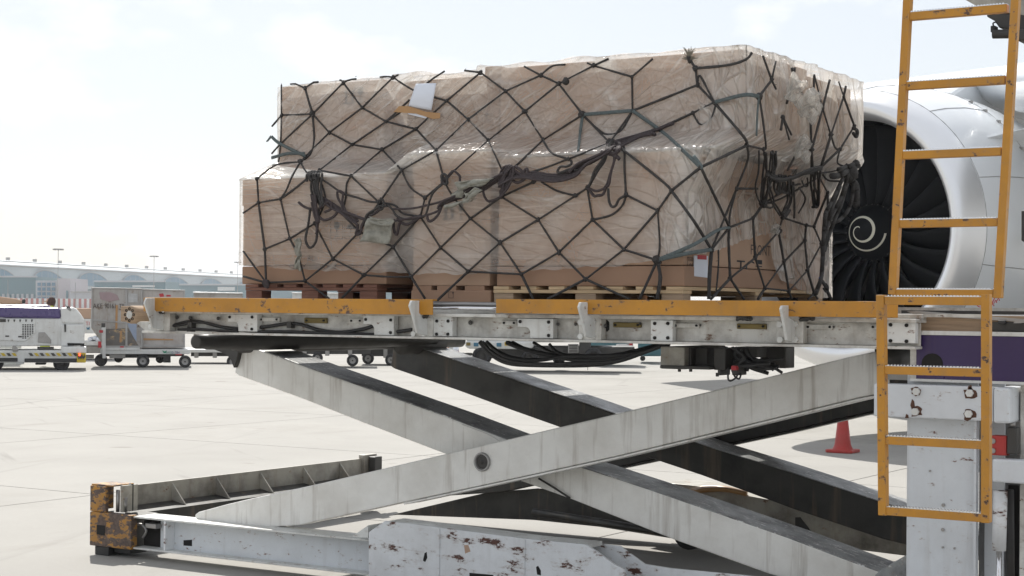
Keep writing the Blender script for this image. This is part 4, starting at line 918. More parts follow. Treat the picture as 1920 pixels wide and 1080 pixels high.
# knots
bmk = MB(); 
def lump(c, r, seed=0):
    rs = random.Random(seed); b = MB(); n, m_ = 9, 6; vs = []
    for i in range(m_+1):
        th = math.pi*i/m_
        for j in range(n):
            a = 6.283*j/n; k = r*(1+rs.uniform(-.22, .22)); vs.append((c[0]+k*math.sin(th)*math.cos(a), c[1]+k*.8*math.sin(th)*math.sin(a), c[2]+k*math.cos(th)))
    return b.add(vs, [(i*n+j, i*n+(j+1) % n, (i+1)*n+(j+1) % n, (i+1)*n+j) for i in range(m_) for j in range(n)])
kn = None
big = {'a5': 1.5, 'b6': 1.6, 'd2': 1.0, 'e6': 1.7, 'd9': 1.6, 'c13': 1.9, 'd12': 1.7, 'b13': 1.5, 'a22': 1.5, 'e1': 1.5, 'e2': 1.3, 'f20': 1.9, 'f9': 1.3, 'a17': 1.4}
for k, (nm, (px, py)) in enumerate(N.items()):
    c = onS(px, py, .024)
    if kn is None: kn = lump((0, 0, 0), .0135, 2).build('net_knot', 'cord', NET, smooth=True); kn.location = c; WL[kn.name] = c
    else: s = big.get(nm, random.uniform(.85, 1.1)); inst(kn, 'net_knot', NET, c, (s, s, s*random.uniform(.8, 1.2)), (0, random.uniform(0, 3), random.uniform(0, 3)))
inst(kn, 'net_knot', NET, onH(1061, 152, .03), (1.6, 1.6, 1.5))
# hanging ropes and gathered bundles
def rp_(pts, r=.0095, off=.035, mat='cordr', name='rope_loop', k=7, flat=.9):
    j = (1.6 if len(pts) < 9 else 1.0)*(1.8 if pts[0][0] > 1400 else 1)
    if pts[0][0] > 1400: r *= .82
    P2 = smooth_path([V((a+random.uniform(-j, j), b+random.uniform(-j, j), 0)) for a, b in pts], k)
    MB().tube([onS(p.x, p.y, off) for p in P2], r*.80, 7, flat=flat, wob=.06).build(name, mat, NET, smooth=True)
for k in range(5):
    dx = k*4.2
    rp_([(577+dx, 340-k), (574+dx, 330), (580+dx, 322), (586+dx, 328), (584+dx*1.05, 350), (588+dx, 368), (597+k*2, 378), (603, 386)], .0095, .035+.008*k, 'cord')
rp_([(581, 388), (578, 420), (572, 450), (580, 463), (592, 452), (596, 425), (599, 395), (606, 376)], .010, .045, 'cord')
rp_([(584, 380), (590, 400), (594, 420), (592, 440)], .010, .055)
for k in range(3): rp_([(583+k*4, 365), (588+k*3, 388), (593+k*2, 405), (597, 418)], .011, .05+.006*k)
rp_([(560, 378), (570, 389), (583, 394), (600, 400)], .010, .04)
rp_([(588, 390), (600, 408), (612, 412), (626, 405), (632, 395), (628, 384), (612, 381), (600, 392)], .011, .05)
rp_([(604, 388), (618, 378), (622, 390), (610, 396)], .010, .06)
for k in range(3): rp_([(604, 370+k*3), (620, 380+k*5), (638, 392+k*4), (655, 402+k*5), (672, 410+k*6)], .009, .04+.01*k)
rp_([(600, 335), (615, 343), (635, 357), (645, 362), (670, 372), (690, 377), (706, 379)], .008, .035, 'cord')
rp_([(645, 402), (640, 385), (634, 372), (632, 360), (640, 358), (645, 366)], .010, .05)
rp_([(645, 360), (643, 380), (650, 400), (645, 395)], .009, .045)
rp_([(630, 393), (650, 398), (670, 407), (686, 413)], .012, .05)
rp_([(664, 412), (670, 425), (668, 440), (676, 436), (680, 420), (690, 408), (705, 398), (716, 388)], .011, .05)
rp_([(686, 413), (688, 404), (700, 395), (713, 386), (724, 385)], .009, .06, 'cord')
rp_([(716, 372), (710, 378), (712, 392), (718, 390), (718, 376), (714, 370)], .008, .06, 'cord')
rp_([(718, 388), (728, 386), (735, 393), (745, 405), (765, 410), (790, 408)], .008, .05, 'cord')
rp_([(735, 391), (770, 391), (797, 387), (820, 380), (845, 372), (868, 364)], .008, .045)
rp_([(737, 412), (738, 430), (744, 440), (748, 425), (752, 415)], .011, .05)
rp_([(745, 408), (752, 418), (765, 420), (780, 413), (790, 406)], .011, .045)
rp_([(740, 414), (760, 410), (790, 405), (815, 400), (824, 393)], .009, .055)
rp_([(800, 402), (804, 412), (812, 412), (822, 402), (828, 388)], .010, .055)
for k in range(4): rp_([(822, 395-k*2), (830, 384-k*2), (850, 376-k*2), (872, 367-k*3), (905, 356-k*4), (925, 343-k*3), (945, 330-k*2)], .010, .045+.008*k)
rp_([(830, 340), (828, 330), (834, 326), (839, 334), (836, 345), (831, 343)], .010, .065, 'cord')
rp_([(851, 320), (860, 330), (863, 340)], .009, .05)
rp_([(832, 345), (815, 360), (806, 375), (803, 385), (800, 402), (790, 407)], .008, .055, 'cord')
rp_([(850, 322), (838, 336), (828, 344)], .012, .05)
rp_([(906, 345), (908, 365), (915, 376), (925, 377), (938, 370)], .009, .06)
for k in range(4): rp_([(935+k*3, 350+k*3), (938+k*3, 330), (944+k*4, 314+k), (952+k*3, 312), (956+k*2, 322), (948+k*2, 345), (940+k*2, 358), (940, 368)], .010, .05+.007*k)
rp_([(958, 325), (962, 338), (970, 341), (980, 337), (990, 325), (988, 316), (978, 330)], .011, .06)
rp_([(965, 312), (975, 318), (985, 327), (995, 325)], .012, .06); rp_([(958, 314), (972, 325), (985, 333)], .010, .065)
for k in range(5): rp_([(935, 336+k*3), (960, 327+k*2), (985, 326+k*2), (1000, 324+k*3), (1030, 328+k*3), (1055, 327+k*3), (1080, 320+k*2), (1100, 308), (1125, 294), (1145, 280)], .0095, .04+.009*k)
rp_([(1070, 300), (1070, 308), (1062, 313), (1050, 312), (1045, 320), (1052, 325), (1070, 318), (1085, 318)], .009, .06, 'cord')
for k in range(4): rp_([(1060+k*3, 324-k), (1085, 315-k*3), (1110, 303-k*3), (1135, 289-k*2), (1150, 276)], .0105, .045+.009*k)
for k in range(3): rp_([(1150, 272+k*4), (1175, 262+k*4), (1200, 252+k*2), (1222, 250)], .0095, .045+.01*k)
rp_([(1145, 268), (1180, 258), (1215, 248), (1240, 240), (1262, 232)], .012, .04); rp_([(1220, 250), (1227, 253)], .013, .05)
for k in range(3): rp_([(1150-k*2, 262), (1142-k*2, 280), (1133-k*2, 300), (1122-k*3, 320), (1110-k, 340), (1103, 350)], .009, .05+.01*k, 'cord')
for k in range(2): rp_([(1153+k*4, 272), (1150+k*3, 300), (1145+k*2, 325), (1140, 345), (1136, 350)], .010, .05+.01*k)
rp_([(1103, 352), (1112, 365), (1120, 368), (1130, 363), (1137, 351)], .010, .05); rp_([(1105, 354), (1120, 358), (1137, 350)], .009, .055)
rp_([(1140, 352), (1141, 375), (1147, 387), (1154, 384), (1162, 372), (1172, 366)], .010, .05, 'cord')
rp_([(1138, 270), (1140, 278), (1150, 288), (1158, 284), (1162, 272), (1156, 266)], .013, .06); rp_([(1128, 284), (1140, 288), (1155, 292), (1160, 300)], .013, .055)
# engine-side bundles
for k in range(4): rp_([(1434+k*4.5, 285), (1433+k*4.5, 320), (1430+k*4, 350), (1428+k*3, 375), (1433, 384)], .010, .05+.01*k, 'cord')
rp_([(1424, 282), (1422, 320), (1418, 350), (1422, 372), (1432, 386), (1445, 388), (1450, 380), (1445, 360), (1438, 345)], .009, .05, 'cord')
for k in range(4): rp_([(1450+k*2, 285), (1455-k, 310), (1446-k*2, 335), (1440+k, 350)], .011, .05+.01*k, 'cord')
for x in (1456, 1462, 1470, 1478):
    rp_([(x, 330), (x-3, 350), (x-2, 362), (x+5, 360), (x+6, 345), (x+3, 330)], .012, .06, 'cord')
for k in range(6): rp_([(1440, 322+k*2), (1462, 334+k), (1485, 335-k), (1505, 330-k*2), (1525, 322-k), (1540, 315)], .011, .045+.012*k, 'cord')
for k in range(5): rp_([(1520+k*4, 322), (1523+k*3, 345), (1524+k*3, 365), (1527+k*2, 385), (1524, 388)], .012, .05+.01*k, 'cord')
rp_([(1506, 340), (1508, 348), (1514, 348), (1517, 340), (1512, 334)], .008, .06, 'cord')
for k in range(4): rp_([(1474+k*3, 345), (1476+k*3, 375), (1470+k*2, 392), (1466, 402), (1474, 405), (1480, 396)], .009, .05+.008*k, 'cord')
rp_([(1490, 345), (1491, 380), (1491, 412)], .011, .05, 'cord'); rp_([(1440, 345), (1450, 380), (1462, 405)], .009, .05, 'cord'); rp_([(1500, 350), (1512, 375), (1498, 400)], .009, .05, 'cord')
rp_([(1540, 325), (1555, 338), (1575, 342), (1590, 336)], .009, .05, 'cord'); rp_([(1535, 322), (1560, 322), (1578, 316), (1590, 308)], .007, .05, 'cord')
# ropes hanging free off the rear corner, in front of the engine
def fr(pts, r=.012, mat='cord'):
    P2 = smooth_path([V((a, b, 0)) for a, b in pts], 7); X0 = -3.66
    MB().tube([onX(p.x, p.y, X0+.01*math.sin(i*.9)) for i, p in enumerate(P2)], r, 7, wob=.08).build('hanging_rope', mat, NET, smooth=True)
fr([(1572, 318), (1590, 312), (1604, 308), (1610, 312)], .014); fr([(1592, 330), (1600, 345), (1606, 360), (1604, 385)], .017); fr([(1598, 312), (1600, 335), (1608, 350), (1609, 384)], .012)
fr([(1590, 325), (1584, 350), (1575, 375), (1562, 400), (1550, 430), (1545, 470)], .013); fr([(1580, 335), (1568, 360), (1556, 385), (1548, 400), (1545, 430)], .012)
fr([(1600, 345), (1598, 370), (1590, 395), (1575, 412), (1560, 418)], .011); fr([(1588, 345), (1578, 380), (1566, 410), (1555, 440), (1546, 470)], .012)
fr([(1575, 350), (1562, 385), (1552, 420), (1545, 460), (1542, 500)], .012); fr([(1548, 400), (1545, 440), (1543, 480), (1540, 520), (1530, 550)], .013)
fr([(1538, 523), (1545, 532), (1551, 545), (1558, 560)], .010); fr([(1541, 530), (1549, 533), (1553, 541), (1549, 547), (1544, 541)], .006)
fr([(1600, 240), (1607, 245), (1606, 256), (1600, 250)], .011); fr([(1560, 330), (1575, 328), (1592, 318)], .02)
o = lump(onX(1594, 325, -3.66), .05, 3).build('net_knot', 'cord', NET, smooth=True); o = lump(onX(1604, 309, -3.66), .028, 5).build('net_knot', 'cord', NET, smooth=True)
o = MB().box(*[c for c in (-3.665, -3.655)], onX(1538, 523, -3.66).y-.01, onX(1538, 523, -3.66).y+.01, onX(1538, 525, -3.66).z, onX(1538, 520, -3.66).z).build('blue_tie', plain('blue_plastic', (.02, .12, .45)), NET)
# frayed rope end, standing up
b = MB(); c = onH(1293, 111, .03)
for k in range(16):
    a = random.uniform(-.9, .9); l = random.uniform(.03, .07); b.tube([c, c+V((a*.02, -.01, l*.6)), c+V((a*.04+random.uniform(-.01, .01), random.uniform(-.01, .01), l))], [.004, .003, .001], 5)
for k in range(14):
    a = random.uniform(0, 6.28); l = random.uniform(.02, .06); b.tube([c, c+V((math.cos(a)*l, -.01, abs(math.sin(a))*l*.5-.005))], [.005, .0015], 5)
b.build('frayed_end', plain('frayed_fibre', (.20, .18, .14), .95), NET)
fz = MB()   # loose fibres on cords
for k in range(150):
    wgt, pts = random.choice(segs); (a, _), (b_, _) = pts[0], pts[-1] if len(pts) == 2 else pts[1]
    t = random.random(); c = onH(a[0]+(b_[0]-a[0])*t, a[1]+(b_[1]-a[1])*t, .03)
    fz.tube([c, c+V((random.uniform(-.02, .02), -.005, random.uniform(-.02, .02)))], [.0018, .0008], 4)
fz.build('loose_fibres', 'cord', NET, kind='stuff')
# canvas flaps
def flap(px, off, name, seed, bend=.02):
    """crumpled four-cornered patch"""
    rs = np.random.RandomState(seed); n = 12; b = MB()
    for j in range(n+1):
        for i in range(n+1):
            s, t = i/n, j/n
            x = (px[0][0]*(1-s)+px[1][0]*s)*(1-t)+(px[3][0]*(1-s)+px[2][0]*s)*t; y = (px[0][1]*(1-s)+px[1][1]*s)*(1-t)+(px[3][1]*(1-s)+px[2][1]*s)*t
            e = vnoise(np.array(s*4.), np.array(t*4.), seed)*bend; b.v.append(tuple(onH(x+1.5*math.sin(t*7+seed), y+1.2*math.sin(s*6+seed), off+float(e))))
    for j in range(n):
        for i in range(n): b.f.append((j*(n+1)+i, j*(n+1)+i+1, (j+1)*(n+1)+i+1, (j+1)*(n+1)+i))
    o = b.build(name, 'canvas', NET, smooth=True); sm_ = o.modifiers.new('thickness', 'SOLIDIFY'); sm_.thickness = .006; return o
flap([(690, 409), (739, 414), (730, 457), (676, 453)], .045, 'canvas_flap', 3, .03); flap([(694, 408), (739, 411), (737, 425), (693, 419)], .075, 'canvas_flap', 5, .02)
flap([(551, 448), (564, 447), (565, 480), (556, 478)], .05, 'canvas_flap', 6, .03); flap([(556, 478), (565, 478), (563, 508), (551, 502)], .05, 'canvas_flap', 8, .03)
flap([(853, 342), (925, 334), (905, 346), (860, 357)], .085, 'canvas_flap', 9, .03); flap([(845, 370), (858, 356), (880, 350), (868, 372)], .05, 'canvas_flap', 10, .03)
flap([(872, 364), (892, 352), (905, 358), (868, 382)], .10, 'canvas_flap', 12, .03); flap([(832, 384), (868, 380), (892, 372), (836, 391)], .09, 'canvas_flap', 14, .04)
for k in range(5): rp_([(499+4*math.cos(k+t), 532+6*math.sin(k*1.3+t)) for t in (0, 1.5, 3, 4.5, 6)], .010, .045)

# ================================================================== AIRCRAFT (engine, pylon, wing)
EC = onD(1569, 430, 21.7)          # centre of the intake plane; the aircraft points towards -Y
AC = thing('airliner', 'white airliner seen as engine, pylon and wing behind the loader', 'aircraft', (EC.x, EC.y, 0)); AC.rotation_euler.z = math.radians(-6.5)
nac = MB().lathe([(.42, 1.815), (.8, 1.90), (1.3, 1.965), (1.9, 1.99), (2.6, 1.97), (3.4, 1.90), (4.2, 1.76), (4.9, 1.60), (5.3, 1.48), (5.3, 1.44), (4.6, 1.46), (1.4, 1.46)], EC, Y1, 96).build('engine_nacelle', 'nacelle', AC, smooth=True)
MB().lathe([(.425, 1.816), (.30, 1.79), (.18, 1.745), (.08, 1.69), (.02, 1.635), (0, 1.585), (.03, 1.53), (.10, 1.485), (.22, 1.45), (.38, 1.435), (.50, 1.432)], EC, Y1, 96).build('intake_lip', 'lip', AC, smooth=True)
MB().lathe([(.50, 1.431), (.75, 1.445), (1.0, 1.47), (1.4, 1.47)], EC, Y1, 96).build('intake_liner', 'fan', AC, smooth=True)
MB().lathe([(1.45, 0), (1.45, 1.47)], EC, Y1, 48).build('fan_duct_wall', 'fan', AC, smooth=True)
HUB = EC+Y1*.96
prof = [(0, 0), (.006, .03), (.05, .10), (.12, .18), (.20, .25), (.30, .32), (.40, .38)]
sp_ = MB().lathe([(a-.36, r) for a, r in prof], HUB, Y1, 48).build('spinner', 'fan', AC, smooth=True)
for k in range(28):
    a = k*6.283/28; p = HUB+V((math.cos(a)*.37, .015, math.sin(a)*.37))
    if k == 0: sb = MB().cyl(p, p-V((0, .012, 0)), .008, 8).build('bolt', 'dark', sp_)
    else: inst(sb, 'bolt', sp_, p-V((0, .006, 0)))
def con(r):   # depth of the spinner skin at radius r
    rr = [q[1] for q in prof]; aa = [q[0] for q in prof]; return float(np.interp(r, rr, aa))-.36
b = MB(); n = 90
for i in range(n+1):
    t = i/n; ph = math.radians(80+t*635); r = .045+.225*t**.8; wd = .010+.016*math.sin(min(t*1.1, 1)*3.0)+.006*t
    for s in (-1, 1):
        rr = max(.01, r+s*wd*.5); b.v.append((HUB.x+math.cos(ph)*rr, HUB.y+con(rr)-.006, HUB.z+math.sin(ph)*rr))
b.f = [(2*i, 2*i+1, 2*i+3, 2*i+2) for i in range(n)]
b.build('spiral_mark', 'swirl', sp_)
# scimitar fan blades
def blade():
    b = MB(); NR, NC = 14, 7
    for i in range(NR+1):
        t = i/NR; r = .36+(1.425-.36)*t; ch = .26+.30*math.sin(min(t*1.15, 1)*2.2); tw = math.radians(28+34*t)
        sweep = .10*math.sin(t*3.1)-.16*t*t
        for j in range(NC+1):
            s = j/NC-.5; cam = .035*(1-4*s*s); tang = s*ch*math.sin(tw)+sweep+cam*math.cos(tw); ax = s*ch*math.cos(tw)*1.0+.12-cam*math.sin(tw)
            a = tang/r if r > .1 else 0
            b.v.append((r*math.sin(a), ax, r*math.cos(a)))
    for i in range(NR):
        for j in range(NC): b.f.append((i*(NC+1)+j, i*(NC+1)+j+1, (i+1)*(NC+1)+j+1, (i+1)*(NC+1)+j))
    return b
bs = None; NB = 22
for k in range(NB):
    a = k*6.28318/NB
    if bs is None:
        q = blade(); q.v = [(x+HUB.x, y+HUB.y, z+HUB.z) for x, y, z in q.v]; bs = q.build('fan_blade', 'fan', AC, smooth=True)
        sm2 = bs.modifiers.new('thickness', 'SOLIDIFY'); sm2.thickness = .022; off0 = bs.location-HUB
    else:
        R = Matrix.Rotation(a, 3, 'Y'); inst(bs, 'fan_blade', AC, HUB+R@off0, None, (0, a, 0))
# stator vanes seen through the fan
vs_ = None
for k in range(30):
    a = k*6.28318/30; R = Matrix.Rotation(a, 3, 'Y'); o0 = V((0, .50, .92))
    if vs_ is None: vs_ = MB().box(HUB.x-.012, HUB.x+.012, HUB.y+.40, HUB.y+.60, HUB.z+.40, HUB.z+1.44).build('stator_vane', 'steel', AC); vo = vs_.location-HUB
    else: inst(vs_, 'stator_vane', AC, HUB+R@vo, None, (0, a, 0))
# strake on the nacelle
an = math.radians(37); rd = V((math.cos(an), 0, math.sin(an)))
p0 = EC+rd*1.90+Y1*1.25
MB().prism([EC+rd*1.93+Y1*1.05, EC+rd*2.20+Y1*1.75, EC+rd*2.32+Y1*2.35, EC+rd*1.93+Y1*2.35], V((-math.sin(an), 0, math.cos(an)))*.02).build('nacelle_strake', 'nacelle', AC, bevel=.006)
# panel lines
def seam(al, a0, a1, r):
    pts = []
    for k in range(25):
        a = a0+(a1-a0)*k/24; pts.append(EC+V((math.cos(a), 0, math.sin(a)))*(r+.001)+Y1*al)
    MB().tube(pts, .004, 4).build('panel_seam', 'steel', AC)
seam(.43, -.6, 2.0, 1.818); seam(1.9, -.6, 2., 1.990)
for aa in (-.25, .35, .95, 1.5):
    MB().tube([EC+V((math.cos(aa), 0, math.sin(aa)))*(r_+.002)+Y1*al for al, r_ in ((.43, 1.816), (.8, 1.90), (1.3, 1.965), (1.9, 1.99))], .004, 4).build('panel_seam', 'steel', AC)
lt = None
for k in range(14):
    aa = -.5+k*.12; q = EC+V((math.cos(aa), 0, math.sin(aa)))*1.992+Y1*1.86
    if lt is None: lt = MB().box(q.x-.02, q.x+.02, q.y-.03, q.y+.03, q.z-.02, q.z+.02).build('latch', 'alu', AC)
    else: inst(lt, 'latch', AC, q)
MB().prism([onD(a, b_, 21.4) for a, b_ in ((1912, 398), (1926, 398), (1926, 462), (1912, 452))], CY*.03).build('vent_grille', 'dark', AC)
for q in ([(1868, 560), (1870, 560), (1899, 527-0), (1897, 527)],):
    pass
t_ = onD(1876, 585, 20.05)
MB().tube([onD(1877, 584, 20.02), onD(1902, 528, 20.12)], .007, 4).build('red_mark', 'red', AC)
for k, (a, b_) in enumerate(((1884, 572), (1889, 566), (1894, 562))): MB().tube([onD(a-2, b_+3, 20.05), onD(a+1, b_-3, 20.07), onD(a+3, b_+2, 20.05)], .007, 4).build('red_mark', 'red', AC)
MB().lathe([(0, .055), (.004, .055), (.004, .045), (0, .045)], onD(1864, 568, 20.0), -CY, 20, True).build('red_mark', 'red', AC)
# pylon
MB().prism([EC+V((0, 2.3, 1.90)), EC+V((0, 3.2, 2.25)), EC+V((0, 5.5, 2.75)), EC+V((0, 9, 2.75)), EC+V((0, 9, 1.6)), EC+V((0, 4.5, 1.4)), EC+V((0, 2.3, 1.6))], (.42, 0, 0)).build('pylon', 'nacelle', AC, bevel=.06)
# wing: root (off frame right) to tip (hidden behind the load)
def wing_sec(x, yle, ch, z, th):
    pts = []
    for s in np.linspace(0, 1, 12): pts.append((x, yle+ch*s**1.5, z+th*(.55*math.sqrt(s**1.5)*(1-s**1.5)*2.4+.02)))
    for s in np.linspace(1, 0, 12)[1:-1]: pts.append((x, yle+ch*s**1.5, z-th*.5*math.sqrt(s**1.5)*(1-s**1.5)*2.0))
    return pts
def loft(secs, name, mat):
    b = MB(); n = len(secs[0])
    for s in secs: b.v += s
    for i in range(len(secs)-1):
        for j in range(n): b.f.append((i*n+j, i*n+(j+1) % n, (i+1)*n+(j+1) % n, (i+1)*n+j))
    b.f += [tuple(range(n-1, -1, -1)), tuple((len(secs)-1)*n+j for j in range(n))]
    return b.build(name, mat, AC, smooth=True)
WX = EC.x
yle0 = EC.y+3.6
def wpt(x): t = (x-WX); return yle0-t*.80, 5.10-(-t)*-.085 if False else 4.92+(-t)*.10
secs = []
for x in (WX+9, WX+4, WX+1, WX-1.5, WX-6, WX-11, WX-16):
    y, z = wpt(x); ch = 9.5+(x-WX)*.36; secs.append(wing_sec(x, y, max(1.6, ch), z, .95+(x-WX)*.03))
loft(secs, 'wing', 'nacelle')
sl = []
for x in (WX+8.8, WX+4, WX+1.6):
    y, z = wpt(x); ss_ = wing_sec(x, y-.75, 1.15, z-.30, .42); sl.append(ss_)
loft(sl, 'leading_edge_slat', 'engine')
for k, x in enumerate((WX-4.5, WX-9)):
    y, z = wpt(x); MB().lathe([(0, 0), (.4, .16), (1.4, .26), (2.6, .22), (3.6, .0)], (x, y+5, z-.5), Y1, 16).build('flap_fairing', 'nacelle', AC, smooth=True)

# ================================================================== CONES
def coneobj(px, py, D, h, label, striped=False):
    c = onZ(px, py, 0); t = thing('traffic_cone', label, 'traffic cone', c, 'traffic cones')
    rb = h*.27
    b = MB(); pts = []
    for k in range(20):
        a = k*6.283/20; q = 1.0; pts.append((c.x+max(-1, min(1, 1.35*math.cos(a)))*rb, c.y+max(-1, min(1, 1.35*math.sin(a)))*rb, .0))
    b.prism(pts, (0, 0, h*.06)).build('base', 'cone', t, bevel=.01)
    if striped:
        for k in range(5): MB().cyl(c+V((0, 0, h*(.06+.188*k))), c+V((0, 0, h*(.06+.188*(k+1)))), h*(.17-.027*k), 20, h*(.17-.027*(k+1))).build('band', 'cone' if k % 2 == 0 else 'paper', t, smooth=True)
    else:
        MB().lathe([(h*.06, h*.20), (h*.12, h*.17), (h*.16, h*.155), (h*.98, h*.055), (h, h*.04), (h, 0)], c, Z1, 28).build('cone_body', 'cone', t, smooth=True)
    return t
coneobj(1580, 848, 20, .62, 'faded red traffic cone standing behind the loader ladder')
coneobj(855, 669, 58, .75, 'red and white banded cone beside the far white box trailer', True)

# ================================================================== BACKGROUND VEHICLES
def local(D, px0):       # helper: points of a vehicle whose side faces the camera, by pixel outline, with real depth along the view's ground direction
    return lambda a, b: onD(a, b, D)
AXP = [960]
def NV():
    u = (AXP[0]-960)/FPX; return (CY+CX*u).normalized(), math.sqrt(1+u*u)
def onP(px, py, D):
    n, k = NV(); d = ray(px, py); return CAM+d*(D*k/d.dot(n))
def XD(): n, k = NV(); return V((n.y, -n.x, 0))
def slab(px, D, th, name, mat, par, bevel=.01, **k): return MB().prism([onP(a, b, D) for a, b in px], NV()[0]*th).build(name, mat, par, bevel=bevel, **k)
def rect(x0, y0, x1, y1): return [(x0, y0), (x1, y0), (x1, y1), (x0, y1)]
def wheel(px, py, r_px, D, par, wdt=.22, rim='alu', face=-1):
    c = onP(px, py, D); r = r_px*D/FPX
    ax = NV()[0]
    w_ = MB().lathe([(0, r*.55), (0, r*.92), (wdt*.15, r), (wdt*.85, r), (wdt, r*.92), (wdt, r*.55)], c, ax, 28, True).build('wheel', 'tyre', par, smooth=True)
    MB().lathe([(wdt*.3, 0), (wdt*.12, r*.18), (wdt*.25, r*.3), (.01, r*.5), (.0, r*.56), (wdt*.3, r*.56)], c, ax, 24).build('rim', rim, w_, smooth=True)
    MB().cyl(c+ax*wdt*.1, c-ax*.01, r*.14, 10).build('hub', 'dark', w_)
    return w_
D = 43.2
AXP[0] = 160
T = thing('ground_power_unit', 'white airport tractor with violet top and hazard striped bumper', 'airport tractor', onP(60, 695, D))
slab([(-60, 596), (157, 597), (159, 612), (158, 648), (-60, 650)], D, 1.6, 'body', 'vehicle', T, .03)
slab([(-60, 573), (112, 577), (114, 598), (-60, 594)], D-.04, 1.2, 'hood', 'vpurple', T, .06)
slab([(-60, 571), (90, 572), (96, 577), (-60, 574)], D+.3, .9, 'hood_top', 'vpurple', T, .02)
slab([(113, 577), (136, 576), (143, 579), (151, 589), (158, 600), (158, 607), (115, 606)], D-.03, 1.5, 'rounded_cowl', 'vehicle', T, .04)
slab([(114, 609), (158, 608), (158, 648), (114, 650)], D-.06, .4, 'rear_cabinet', 'vehicle', T, .03)
slab([(126, 643), (158, 644), (158, 648), (127, 648)], D-.075, .05, 'cabinet_slot', 'hole', T, 0)
slab([(120, 608), (124, 608), (124, 622), (121, 623)], D-.075, .04, 'latch', 'dark', T, 0)
slab([(72, 623), (84, 623), (96, 637), (96, 644), (71, 642)], D-.02, .06, 'access_panel', 'steel', T, .01)
slab([(-10, 597), (66, 598), (66, 624), (47, 640), (-10, 638)], D-.035, .06, 'side_panel', 'vehicle', T, .015)
gr = None
for i in range(5):
    for j in range(9):
        x, y = 41.8+i*4.5, 608+j*3.1
        if j > 8-max(0, i-1): continue
        p = onP(x+1.4, y+1, D-.04)
        if gr is None: gr = slab(rect(x, y, x+2.8, y+2), D-.04, .02, 'grille_opening', 'hole', T, 0); gc = onP(x+1.4, y+1, D-.04)
        else: inst(gr, 'grille_opening', T, gr.location+(p-gc))
for k in range(5): slab([(14+k*11, 599), (18+k*11, 599), (16+k*11, 604), (15+k*11, 604)], D-.045, .03, 'vent', 'dark', T, 0)
for q in (rect(10, 629, 17, 631.5), rect(34, 630, 41, 632.5), rect(-10, 598, 11, 604), rect(70, 650, 101, 656)): slab(q, D-.045, .03, 'opening', 'dark', T, 0)
slab(rect(-60, 657, 161, 680), D-.22, 1.9, 'bumper', 'vehicle', T, .02)
slab(rect(114, 650, 162, 662), D-.25, .5, 'corner_step', 'vehicle', T, .02)
slab(rect(-40, 671, 33, 678), D-.26, .05, 'rubber_strip', 'black', T, .01); slab(rect(46, 672, 144, 679), D-.26, .05, 'rubber_strip', 'black', T, .01)
M['hazy'] = plain('hazard_yellow', (.62, .45, .03), .6, 0, .4, 5)
for k in range(18):
    x = -30+k*10.4
    if 28 < x < 48: continue
    slab([(x, 662), (x+6, 662), (x+10, 667.5), (x+4, 667.5)], D-.245, .02, 'hazard_stripe', 'hazy' if k % 2 else 'dark', T, 0)
slab(rect(144, 662, 161, 680), D-.27, .3, 'bumper_end', 'hazy', T, .02)
for k in range(3): slab([(145+k*5, 664+k*3), (149+k*5, 663), (152+k*4, 670), (147+k*4, 674)], D-.285, .01, 'hazard_stripe', 'dark', T, 0)
lp = slab(rect(147.5, 662.5, 150.5, 667.5), D-.30, .03, 'tail_light', plain('lit_red_lamp', (1, .08, .03), .4, 0, 0, 8, 3.), T, .005)
wheel(115, 681, 15, D-.1, T, .5, 'dark'); wheel(-10, 681, 15, D-.1, T, .5, 'dark')
slab(rect(66, 680, 86, 684), D, .8, 'tank', 'dark', T, .02); slab(rect(30, 678, 44, 683), D-.2, .6, 'step', 'vehicle', T, .01)
slab([(23, 648), (29, 648), (34, 655), (34, 659), (23, 659)], D-.3, .1, 'bollard_bracket', 'steel', T, .02)
MB().tube([onP(126, 575, D), onP(130, 579, D)], .04, 8).build('work_light', 'dark', T); MB().tube([onP(127, 578, D-.02), onP(133, 582, D-.02)], .03, 8).build('work_light', 'steel', T)
MB().tube([onP(122, 571, D), onP(128, 577, D)], .006, 5).build('antenna', 'dark', T)
# second vehicle roof behind tractor
AXP[0] = 40
T2 = thing('baggage_tug', 'cream roofed vehicle behind the violet topped tractor', 'airport vehicle', onP(10, 690, 47))
slab([(-60, 556), (0, 556), (30, 560), (42, 564), (42, 569), (-60, 571)], 46.5, 1.5, 'roof', 'card3', T2, .03); slab(rect(-60, 569, 40, 690), 46.6, 1.3, 'body', 'vehicle', T2, .02)
slab([(41, 562), (46, 560), (48, 563), (47, 569), (41, 569)], 46.3, .2, 'beacon', 'black', T2, .02)
# driver
AXP[0] = 60
D4 = 45.2
pr = bpy.data.meshes.new('person'); jt = [onP(95, 640, D4), onP(95, 612, D4), onP(95, 590, D4), onP(96, 580, D4), onP(94.5, 571, D4), onP(94, 566, D4), onP(82, 588, D4-.1), onP(72, 606, D4-.2), onP(60, 604, D4-.1), onP(106, 589, D4+.2), onP(104, 606, D4+.1), onP(90, 606, D4-.2),
      onP(80, 648, D4-.15), onP(78, 680, D4-.15), onP(84, 648, D4+.2), onP(82, 680, D4+.2)]
pr.from_pydata(jt, [(0, 1), (1, 2), (2, 3), (3, 4), (4, 5), (2, 6), (6, 7), (7, 8), (2, 9), (9, 10), (10, 11), (0, 12), (12, 13), (0, 14), (14, 15)], [])
pe = bpy.data.objects.new('person', pr); COL.objects.link(pe); WL[pe.name] = V((0, 0, 0)); tag(pe, 'driver in a dark brown cap seated behind the violet hood', 'person')
sk = pe.modifiers.new('skin', 'SKIN'); rad = [.15, .15, .17, .06, .09, .085, .06, .045, .04, .06, .045, .04, .08, .06, .08, .06]
